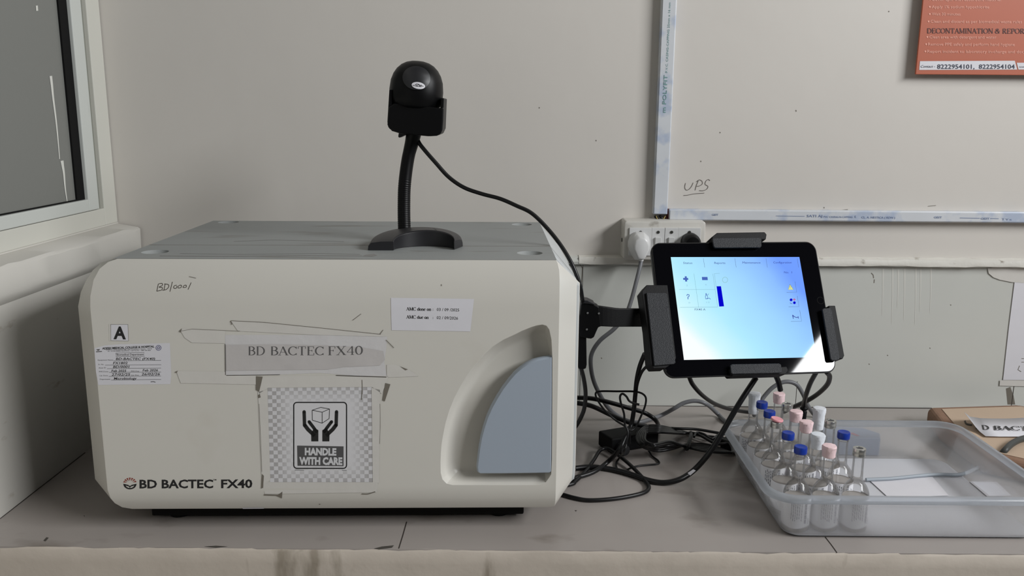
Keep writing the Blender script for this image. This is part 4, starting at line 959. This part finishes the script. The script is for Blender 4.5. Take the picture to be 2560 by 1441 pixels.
cable('cable', 'thick black cable sweeping across the counter and up to the tablet underside', [(1345, 1180, Z, .004), (1425, 1176, Z, .004), (1440, 1172, Z, .004), (1480, 1169, Z, .004), (1530, 1175, Z, .004), (1580, 1188, Z, .004), (1620, 1202, Z, .004), (1660, 1208, Z, .004), (1700, 1199, Z, .009), (1735, 1176, 1.165), (1768, 1140, 1.16), (1795, 1100, 1.16), (1825, 1048, 1.165), (1855, 998, 1.172), (1890, 945, 1.185)], .0036)
lbl = MB(); lbl.prism([atY(x, y, 1.158) for x, y in ((1719, 1183), (1733, 1174), (1739, 1177), (1725, 1189))], (0, -.001, 0)); o = lbl.build('cable_tag', M_paper); tag(o, 'small white tag stuck on the thick black cable', 'tag')
cable('cable', 'upper of two black cables leaving behind the incubator toward the power brick', [(1425, 994, 1.30), (1442, 995, 1.30), (1480, 997, 1.31), (1525, 1007, 1.32), (1570, 1020, 1.33), (1612, 1033, 1.34), (1638, 1050, 1.34), (1646, 1068, Z, .006), (1640, 1085, Z, .004)], .0033)
cable('cable', 'lower of two black cables leaving behind the incubator toward the power brick', [(1425, 1007, 1.28), (1442, 1008, 1.28), (1480, 1016, 1.285), (1525, 1037, 1.29), (1560, 1052, 1.30), (1592, 1062, 1.31), (1615, 1066, 1.32)], .0034)
cable('cable', 'black cable hanging from the left tablet clamp down to the counter', [(1612, 885, 1.19), (1600, 915, 1.20), (1592, 950, 1.21), (1588, 990, 1.22), (1584, 1030, 1.22), (1577, 1065, 1.22), (1562, 1095, 1.20), (1548, 1125, 1.19), (1520, 1155, Z, .012), (1485, 1180, Z, .006), (1440, 1195, Z, .004), (1425, 1200, Z, .004), (1350, 1204, Z, .004)], .0031)
cable('cable', 'short black cable joining the left clamp cord below the tablet corner', [(1618, 915, 1.19), (1605, 930, 1.195), (1595, 955, 1.205), (1590, 980, 1.216)], .0019)
cable('wire_loop', 'thin black wire standing in a wide rounded loop beside the incubator', [(1575, 1110, 1.20), (1571, 1075, 1.20), (1540, 1052, 1.21), (1515, 1030, 1.21), (1495, 1003, 1.21), (1489, 985, 1.21), (1500, 979, 1.21), (1540, 979, 1.21), (1590, 980, 1.21), (1612, 990, 1.21), (1614, 1010, 1.21), (1603, 1040, 1.205), (1588, 1070, 1.20), (1574, 1077, 1.195), (1566, 1070, 1.19)], .0014)
cable('wire_loop', 'thin black wire with a small hooked top ending in a bare plug', [(1598, 1012, 1.19), (1585, 1009, 1.19), (1573, 1003, 1.19), (1566, 992, 1.19), (1556, 985, 1.19), (1550, 993, 1.19), (1553, 1012, 1.19), (1560, 1035, 1.19), (1562, 1060, 1.19), (1570, 1082, 1.185), (1566, 1110, 1.18), (1560, 1130, 1.18), (1548, 1146, Z, .004), (1540, 1160, Z, .002), (1542, 1172, Z, .002)], .0015)
cable('cable', 'black cable bending in a hairpin on the counter nearest the front', [(1350, 1222, Z, .004), (1425, 1212, Z, .004), (1440, 1203, Z, .004), (1465, 1178, Z, .004), (1485, 1150, Z, .006), (1500, 1127, Z, .010), (1520, 1122, Z, .012), (1545, 1138, Z, .010), (1575, 1163, Z, .007), (1600, 1188, Z, .006), (1617, 1208, Z, .0035), (1622, 1222, Z, .0028), (1610, 1233, Z, .0028), (1570, 1243, Z, .0028), (1520, 1250, Z, .0028), (1470, 1252, Z, .0028), (1435, 1246, Z, .0028), (1405, 1238, Z, .0028), (1350, 1228, Z, .0028)], .0026)
cable('wire', 'thin black wire curled on the counter below the coiled cable', [(1622, 1128, Z, .003), (1632, 1142, Z, .002), (1645, 1152, Z, .002), (1646, 1160, Z, .002), (1620, 1163, Z, .002), (1595, 1166, Z, .002), (1575, 1172, Z, .002), (1563, 1178, Z, .002)], .0013)
cable('cable', 'black cable drooping from the tablet underside to behind the vials', [(1722, 940, 1.20), (1732, 962, 1.22), (1755, 988, 1.26), (1785, 1009, 1.31), (1820, 1022, 1.36), (1855, 1029, 1.40), (1890, 1033, 1.42)], .0030)
cable('cable', 'short black lead under the bottom clamp ending above the vials', [(1940, 940, 1.19), (1946, 955, 1.195), (1951, 976, 1.20)], .0036)
cable('cable', 'black cable crossing down to a strain relief plug behind the tray', [(2040, 932, 1.21), (2026, 958, 1.24), (2016, 985, 1.27), (2011, 1005, 1.30), (2009, 1018, 1.31)], .0032)
b = MB(); e = atY(2009, 1034, 1.31); b.lathe([(.0045, -.012), (.0052, .003), (.0036, .006), (.0062, .007), (.0062, .0095), (.004, .012)], c=tuple(e), seg=16); o = b.build('cable_connector', M_blk, smooth=40); tag(o, 'black strain relief connector standing behind the tray', 'connector')
cable('cable', 'black cable arching right of the tablet and crossing behind the vials', [(2066, 930, 1.22), (2074, 942, 1.24), (2068, 962, 1.27), (2045, 985, 1.31), (2015, 1004, 1.34), (1982, 1019, 1.38), (1960, 1030, 1.41)], .0034)
# power brick
brick = thing('power_adapter', 'black power adapter brick lying on the counter under the cables', 'power adapter', tuple(atZ(1570, 1100, 0)))
top4 = [atZ(1495.6, 1077, .026), atZ(1612, 1058, .026), atZ(1648, 1079, .026), atZ(1529, 1098, .026)]
b = MB(); b.prism(top4, (0, 0, -.0255)); b.build('brick_body', M_blkm, brick, bevel=.003, seg=3)
b = MB(); b.tube([atZ(1540, 1112, .010), atZ(1564, 1128, .010)], .0085, seg=18, smooth=0); b.build('ferrite', M_grill, brick, bevel=.001)
# coil
pts = []
for k in range(5):
    d = k*4.0; z = .004+.003*k
    loop = [(1838-d, 1100+d*.6), (1790, 1094+d), (1740, 1088-d*.2), (1700, 1078+d*.4), (1655, 1067+d*.9), (1618, 1066+d), (1597+d, 1080+d*.5), (1593+d*1.2, 1100), (1606+d, 1117-d*.5), (1640, 1128-d), (1675, 1124-d*1.2), (1715, 1113+d*.3), (1760, 1112+d), (1800, 1122+d*.6), (1842-d, 1132)]
    for (x, y) in loop:
        q = min(1, max(0, (1700-x)/45)); zz = z*(1-q)+q*(.0300+.0026*k)
        if y > 1119 and x < 1700: zz = .016+.003*k
        pts.append((x, y, Z, zz+random.uniform(-.0006, .0010)))
coil = thing('coiled_cable', 'coiled bundle of thin black cable tied in the middle left of the tray', 'cable', tuple(atZ(1715, 1110, 0)))
cable('cable_turns', None, pts, .0021, par=coil)
b = MB(); b.tube([atZ(1714, 1120, .001), atZ(1718, 1122, .018), atZ(1726, 1096, .024), atZ(1728, 1085, .016), atZ(1727, 1082, .003)], .0032, seg=8); b.build('twist_tie', M_blk, coil)
cable('cable_end', None, [(1660, 1070, Z, .014), (1690, 1072, Z, .018), (1740, 1074, Z, .016), (1790, 1082, Z, .012), (1836, 1090, Z, .008)], .0021, par=coil)
cable('cable_end', None, [(1735, 1093, Z, .018), (1742, 1082, Z, .019), (1760, 1086, Z, .018), (1780, 1098, Z, .016), (1800, 1086, Z, .015), (1835, 1088, Z, .012)], .0017, par=coil)
b = MB(); q4 = [atZ(1801, 1098, .020), atZ(1822, 1085, .020), atZ(1850, 1090, .020), atZ(1846, 1112, .020)]; b.prism(q4, (0, 0, -.0195)); o = b.build('power_adapter', M_blk, bevel=.002); tag(o, 'small black plug block against the left side of the tray', 'power adapter')

# ================================================================== TRAY
tr = thing('plastic_tray', 'translucent white plastic tray holding the glass vials', 'tray', (.52, 1.12, 0))
def tring(ins, z, x0=.327, x1=.703, y0=.980, y1=1.262, r=.038): return [(x, y, z) for x, y in rrect(x0+ins, y0+ins, x1-ins, y1-ins, max(.006, r-ins*.9), 8)]
B0 = dict(x0=.3535, x1=.682, y0=.9965, y1=1.250, r=.022)
b = MB()
b.loft([tring(.002, .0030, **B0), tring(.0, .0045, **B0), tring(-.0012, .008, **B0), tring(.0085, .053), tring(.0075, .0555)], caps=False)
b.build('tray_wall', M_tray, tr, smooth=40, solid=.0012)
b = MB(); b.add(tring(.002, .0030, **B0), [list(range(36))]); b.build('tray_floor', M_tfloor, tr, solid=.0012)
b = MB(); b.loft([tring(.0075, .0545), tring(.0020, .0545), tring(.0, .0553), tring(-.0004, .0585), tring(.001, .0625), tring(.0045, .0645), tring(.0075, .0640), tring(.0085, .0615), tring(.0085, .0555), tring(.0075, .0545)], caps=False)
b.build('rim', M_rim, tr, smooth=50)
b = MB(); b.loft([tring(.006, .0001, **B0), tring(.004, .0030, **B0), tring(.008, .0030, **B0), tring(.009, .0001, **B0)], caps=False); b.build('foot_ring', M_rim, tr, smooth=40)
FZ = .0046
b = MB(); hk = atP(1939, 1149, Vector((.335, 0, 0)), Vector((1, 0, 0)))
# vials -------------------------------------------------------------
GP = [(0, .0), (.0155, 0), (.0172, .0015), (.0175, .004), (.0175, .0460), (.0169, .0510), (.0153, .0560), (.0126, .0608), (.0100, .0640), (.0082, .0662), (.0075, .0690), (.0073, .0750), (.0070, .0850), (.0068, .0980), (.0068, .1020)]
CZ = .0035
def make_glass(par):
    m = MB(); m.lathe([(max(r, .0001), z) for r, z in GP], seg=28); o = m.build('glass_body', M_glass, par, smooth=50)
    m = MB(); m.lathe([(.0001, .0012), (.0160, .0012), (.0164, .004), (.0164, .0430), (.0155, .0445), (.0001, .0447)], seg=28); m.build('contents', M_broth, par, smooth=50)
    return o
def make_label(par, seedk):
    m = MB(); R1 = .01775; n = 30; a0, a1 = math.radians(-215), math.radians(35)
    def cyl(a, z, r): return (r*math.cos(a), r*math.sin(a), z)
    vs = []
    for k in range(n+1):
        a = a0+(a1-a0)*k/n; vs += [cyl(a, .0075+(.0012*math.sin(k*.4)), R1), cyl(a, .0452, R1)]
    m.add(vs, [(2*k, 2*k+2, 2*k+3, 2*k+1) for k in range(n)]); lb = m.build('label', M_label, par, smooth=60)
    m = MB(); R2 = R1+.00015
    def patch_(aa, bb, z0, z1):
        A0, A1 = math.radians(aa), math.radians(bb); q = []
        for k in range(4):
            a = A0+(A1-A0)*k/3; q += [cyl(a, z0, R2), cyl(a, z1, R2)]
        m.add(q, [(2*k, 2*k+2, 2*k+3, 2*k+1) for k in range(3)])
    bc = -72
    z = .014
    while z < .043:   # barcode bars
        t = random.choice((.0005, .0008, .0012)); patch_(bc, bc+11, z, z+t); z += t+random.choice((.0005, .0009))
    for aa in (-128, -120, -112, -104, -96, -86):
        z = .016+random.random()*.006
        while z < .041:
            l = random.uniform(.0015, .005); patch_(aa, aa+2.2, z, min(z+l, .0425)); z += l+.0012
    for k in range(5): patch_(-50+(k % 2)*9, -46+(k % 2)*9, .030+.0015*k, .0312+.0015*k)
    patch_(-52, -40, .016, .0168); patch_(-52, -50, .012, .020)
    m.build('label_print', M_lprint, lb); return lb
def cap_silver(par):
    m = MB(); m.lathe([(.0068, .0965), (.0079, .0970), (.0081, .0990), (.0076, .1005), (.0080, .1020), (.0081, .1060), (.0077, .1070), (.0045, .1072), (.0042, .1064)], seg=28, c=(0, 0, CZ)); c_ = m.build('crimp_cap', M_silv, par, smooth=45)
    m = MB(); m.lathe([(.0001, .1060), (.0043, .1060), (.0043, .1067), (.0001, .1067)], seg=20, c=(0, 0, CZ)); m.build('septum', M_rub, c_)
def cap_blue(par):
    m = MB(); m.lathe([(.0068, .0965), (.0074, .0970), (.0074, .1005), (.0068, .1010)], seg=24, c=(0, 0, CZ)); m.build('crimp_ring', M_glass, par, smooth=45)
    m = MB(); m.lathe([(.0072, .1000), (.0081, .1003), (.0083, .1020), (.0083, .1078), (.0078, .1092), (.0066, .1095), (.0040, .1086), (.0001, .1088)], seg=28, c=(0, 0, CZ)); m.build('flip_cap', M_blue, par, smooth=45)
def cap_pink(par):
    m = MB(); m.lathe([(.0068, .0965), (.0079, .0970), (.0081, .0990), (.0076, .1005), (.0080, .1020), (.0081, .1045), (.0077, .1055)], seg=28, c=(0, 0, CZ)); m.build('crimp_cap', M_silv, par, smooth=45)
    m = MB(); ti = math.radians(9)
    m.lathe([(.0001, 0), (.0078, 0), (.0086, .0008), (.0086, .0026), (.0080, .0032), (.0055, .0028), (.0001, .0030)], seg=28, T=lambda x, y, z: (x*math.cos(ti)+z*math.sin(ti), y, .1065+CZ+z*math.cos(ti)-x*math.sin(ti))); m.build('flip_cap', M_pinkc, par, smooth=45)
def cap_tape(par, m_, low, seedk):
    rnd = random.Random(seedk); w_ = [[rnd.uniform(-.09, .09) for _ in range(20)] for _ in range(12)]
    pr = [(.0072, low), (.0076, low+.002), (.0080, .0955), (.0084, .0990), (.0088, .1040), (.0092, .1085), (.0086, .1102), (.0060, .1106), (.0001, .1104)]
    m = MB(); m.lathe(pr, seg=20, c=(0, 0, CZ), wob=lambda i, k: w_[k][i]*(.35 if k < 2 else 1)*.75); m.build('tape_wrap', m_, par, smooth=32)
VX = (.3720, .4095, .4480)
VP = [  # column, y, cap, label
 (0, 1.2270, 'wt', 'glass vial with white tape over its cap, rear end of the left row'),
 (0, 1.1890, 'b', 'blue capped glass vial second from the rear of the left row'),
 (0, 1.1500, 'b', 'blue capped glass vial just behind the bright pink flip cap vial'),
 (0, 1.1180, 'p', 'glass vial with bright pink tilted flip cap in the left row'),
 (0, 1.0660, 'b', 'blue capped glass vial just in front of the bright pink flip cap vial'),
 (0, 1.0175, 'b', 'blue capped glass vial at the front left corner of the tray'),
 (1, 1.2270, 'pt', 'glass vial with pale pink taped cap, rear end of the middle row'),
 (1, 1.1880, 's', 'silver capped glass vial in the middle row beside the rear blue cap'),
 (1, 1.1480, 'pt', 'glass vial with pale pink taped cap in front of the middle row silver cap'),
 (1, 1.1060, 'pt', 'glass vial with pale pink taped cap behind the white taped middle row vial'),
 (1, 1.0590, 'wts', 'glass vial with crumpled white tape just behind the front middle vial'),
 (1, 1.0190, 'pt', 'glass vial with pale pink taped cap at the front of the middle row'),
 (2, 1.1620, 'wt', 'white taped glass vial, tape reaching down the neck, rear of the right row'),
 (2, 1.1190, 's', 'silver capped glass vial between white taped and blue capped right row vials'),
 (2, 1.0700, 'b', 'blue capped glass vial in the right row beside the grey box'),
 (2, 1.0185, 's', 'silver capped glass vial at the front of the right row'),
]
def ctree(o, par=None):
    c_ = o.copy(); COL.objects.link(c_); c_.parent = par
    for ch in list(o.children): ctree(ch, c_)
    return c_
protos = {}
for i, (cidx, y, kind, lab) in enumerate(VP):
    key = kind
    if key in ('pt', 'wts', 'wt') or key not in protos:
        v = thing('culture_vial', lab, 'vial', (0, 0, 0), 'culture vials in the plastic tray')
        make_glass(v); make_label(v, i)
        if kind == 'b': cap_blue(v)
        elif kind == 's': cap_silver(v)
        elif kind == 'p': cap_pink(v)
        elif kind == 'pt': cap_tape(v, M_pinkt, .0945, i)
        elif kind == 'wts': cap_tape(v, M_whitet, .0900, i)
        else: cap_tape(v, M_whitet, .078, i)
        protos[key] = v
    else:
        v = ctree(protos[key]); v['label'] = lab
    v.location = (VX[cidx]+(.0005 if i % 2 else 0), y, FZ); v.rotation_euler = (0, 0, math.radians(((i*37) % 50)-25 if y > 1.03 else {5: 0, 11: 6, 15: 10}[i]))
# grey box inside the tray
gb = thing('small_box', 'small blue grey plastic box on the counter just behind the tray', 'box', (.55, 1.29, 0))
p0 = atZ(2085, 1141, FZ+.0004); b = MB()
xr_ = atY(2197, 1140, 1.268).x; yf = 1.268
hgt = .030
pl = [(xr_-.085, yf+.002), (xr_, yf), (xr_+.008, yf+.022), (xr_-.010, yf+.046), (xr_-.060, yf+.050), (xr_-.080, yf+.046)]
b.prism([(x, y, .0004) for x, y in pl], (0, 0, hgt)); b.build('box_body', M_boxg, gb, bevel=.0015)
b = MB(); fz = lambda x, y: atZ(x, y, hgt+.0008); poly_d(b, [(2124, 1084), (2132, 1082), (2150, 1090), (2142, 1091)], fz); b.build('red_mark', mat('red_mark', srgb(160, 84, 94), .6), gb)
# papers in the tray
b = MB(); z_ = FZ+.0006; b.prism([atZ(x, y, z_) for x, y in ((2172, 1200), (2330, 1192), (2372, 1240), (2220, 1244))], (0, 0, .0003)); o = b.build('paper_slip', M_paper); tag(o, 'white paper slip lying in the tray beside the vials', 'paper')
b = MB(); b.prism([atZ(x, y, z_) for x, y in ((2424, 1205), (2492, 1206), (2528, 1240), (2468, 1242))], (0, 0, .0003)); o = b.build('paper_slip', M_paper); tag(o, 'smaller white paper slip at the right end of the tray', 'paper')
cable('cable', 'grey black cable running under the tray to the cardboard at right', [(2700, 1094, Z, .041), (2610, 1090, Z, .041), (2562, 1096, Z, .041), (2533, 1108, Z, .040), (2512, 1127, Z, .037), (2500, 1143, Z, .022), (2494, 1156, Z, .010)], .0042, mat('cable_dkgrey', srgb(62, 64, 62), .5))
cable('cable', 'grey cable lying inside the tray seen through its side', [(2165, 1200, Z, .008), (2230, 1197, Z, .008), (2300, 1190, Z, .008), (2350, 1187, Z, .008), (2400, 1187, Z, .008), (2440, 1172, Z, .008), (2480, 1146, Z, .009)], .0024, mat('cable_blgrey', srgb(150, 158, 166), .5))
# cardboard
cb = thing('cardboard_box', 'flat brown cardboard box lid on the counter at the right end', 'cardboard box', (.86, 1.4, 0))
zt = .034
cp = [atZ(2318, 1016, zt), atZ(2545, 1011, zt)]
pl = [(cp[0].x, 1.432), (cp[1].x+.0, 1.445), (1.16, 1.24), (.98, 1.02), (.735, 1.20), (.720, 1.33)]
pl = [(cp[0].x, cp[0].y), (cp[1].x, cp[1].y+.004), (1.20, 1.20), (.98, .99), (.716, 1.20), (.716, 1.33)]
b = MB(); b.prism([(x, y, .0005) for x, y in pl], (0, 0, zt-.001)); b.build('box_body', M_cardd, cb, bevel=.010, seg=4)
cxm = sum(p[0] for p in pl)/6; cym = sum(p[1] for p in pl)/6
b = MB(); inn = [(x+(cxm-x)*.13, y+(cym-y)*.10) for x, y in pl]; b.prism([(x, y, zt-.0008) for x, y in inn], (0, 0, .0012)); b.build('lid_panel', M_card, cb)
fc = lambda x, y: atZ(x, y, zt+.0012)
b = MB()
ribbon(b, [(2412, 1052), (2416, 1060), (2430, 1063)], 4, fc, 0, 3); b.build('tape_mark', M_grimeshade, cb)
ps = thing('paper_sign', 'white paper sign with black lettering lying on the cardboard box', 'sign', tuple(atZ(2480, 1065, zt+.002)))
b = MB(); n = 8
tp = [(2411, 1031), (2425, 1042), (2450, 1046), (2480, 1047), (2520, 1047), (2600, 1043), (2700, 1040)]; bt = [(2441, 1070), (2450, 1080), (2464, 1091), (2500, 1092), (2540, 1092), (2620, 1092), (2720, 1092)]
zs = [(.024, .008), (.010, .0045), (.0045, .0035), (.004, .003), (.003, .003), (.003, .003), (.003, .003)]
vs = []
for (a_, c_), (q1, q2) in zip(zip(tp, bt), zs): vs += [atZ(*a_, zt+q1), atZ(*c_, zt+q2)]
b.add(vs, [(2*k, 2*k+1, 2*k+3, 2*k+2) for k in range(6)]); o = b.build('sheet', M_paper, ps, solid=.0003, smooth=60)
fcs = lambda x, y: atZ(x, y, zt+.0048)
b = MB(); serif(b, 'BD', (2438, 1073), (2474, 1075), 11, fcs, thin=1.3, up=(-.25, -.97)); serif(b, 'BACTEC', (2484, 1075), (2618, 1077), 10, fcs, thin=1.2, up=(-.25, -.97)); b.build('lettering', M_ink, ps)
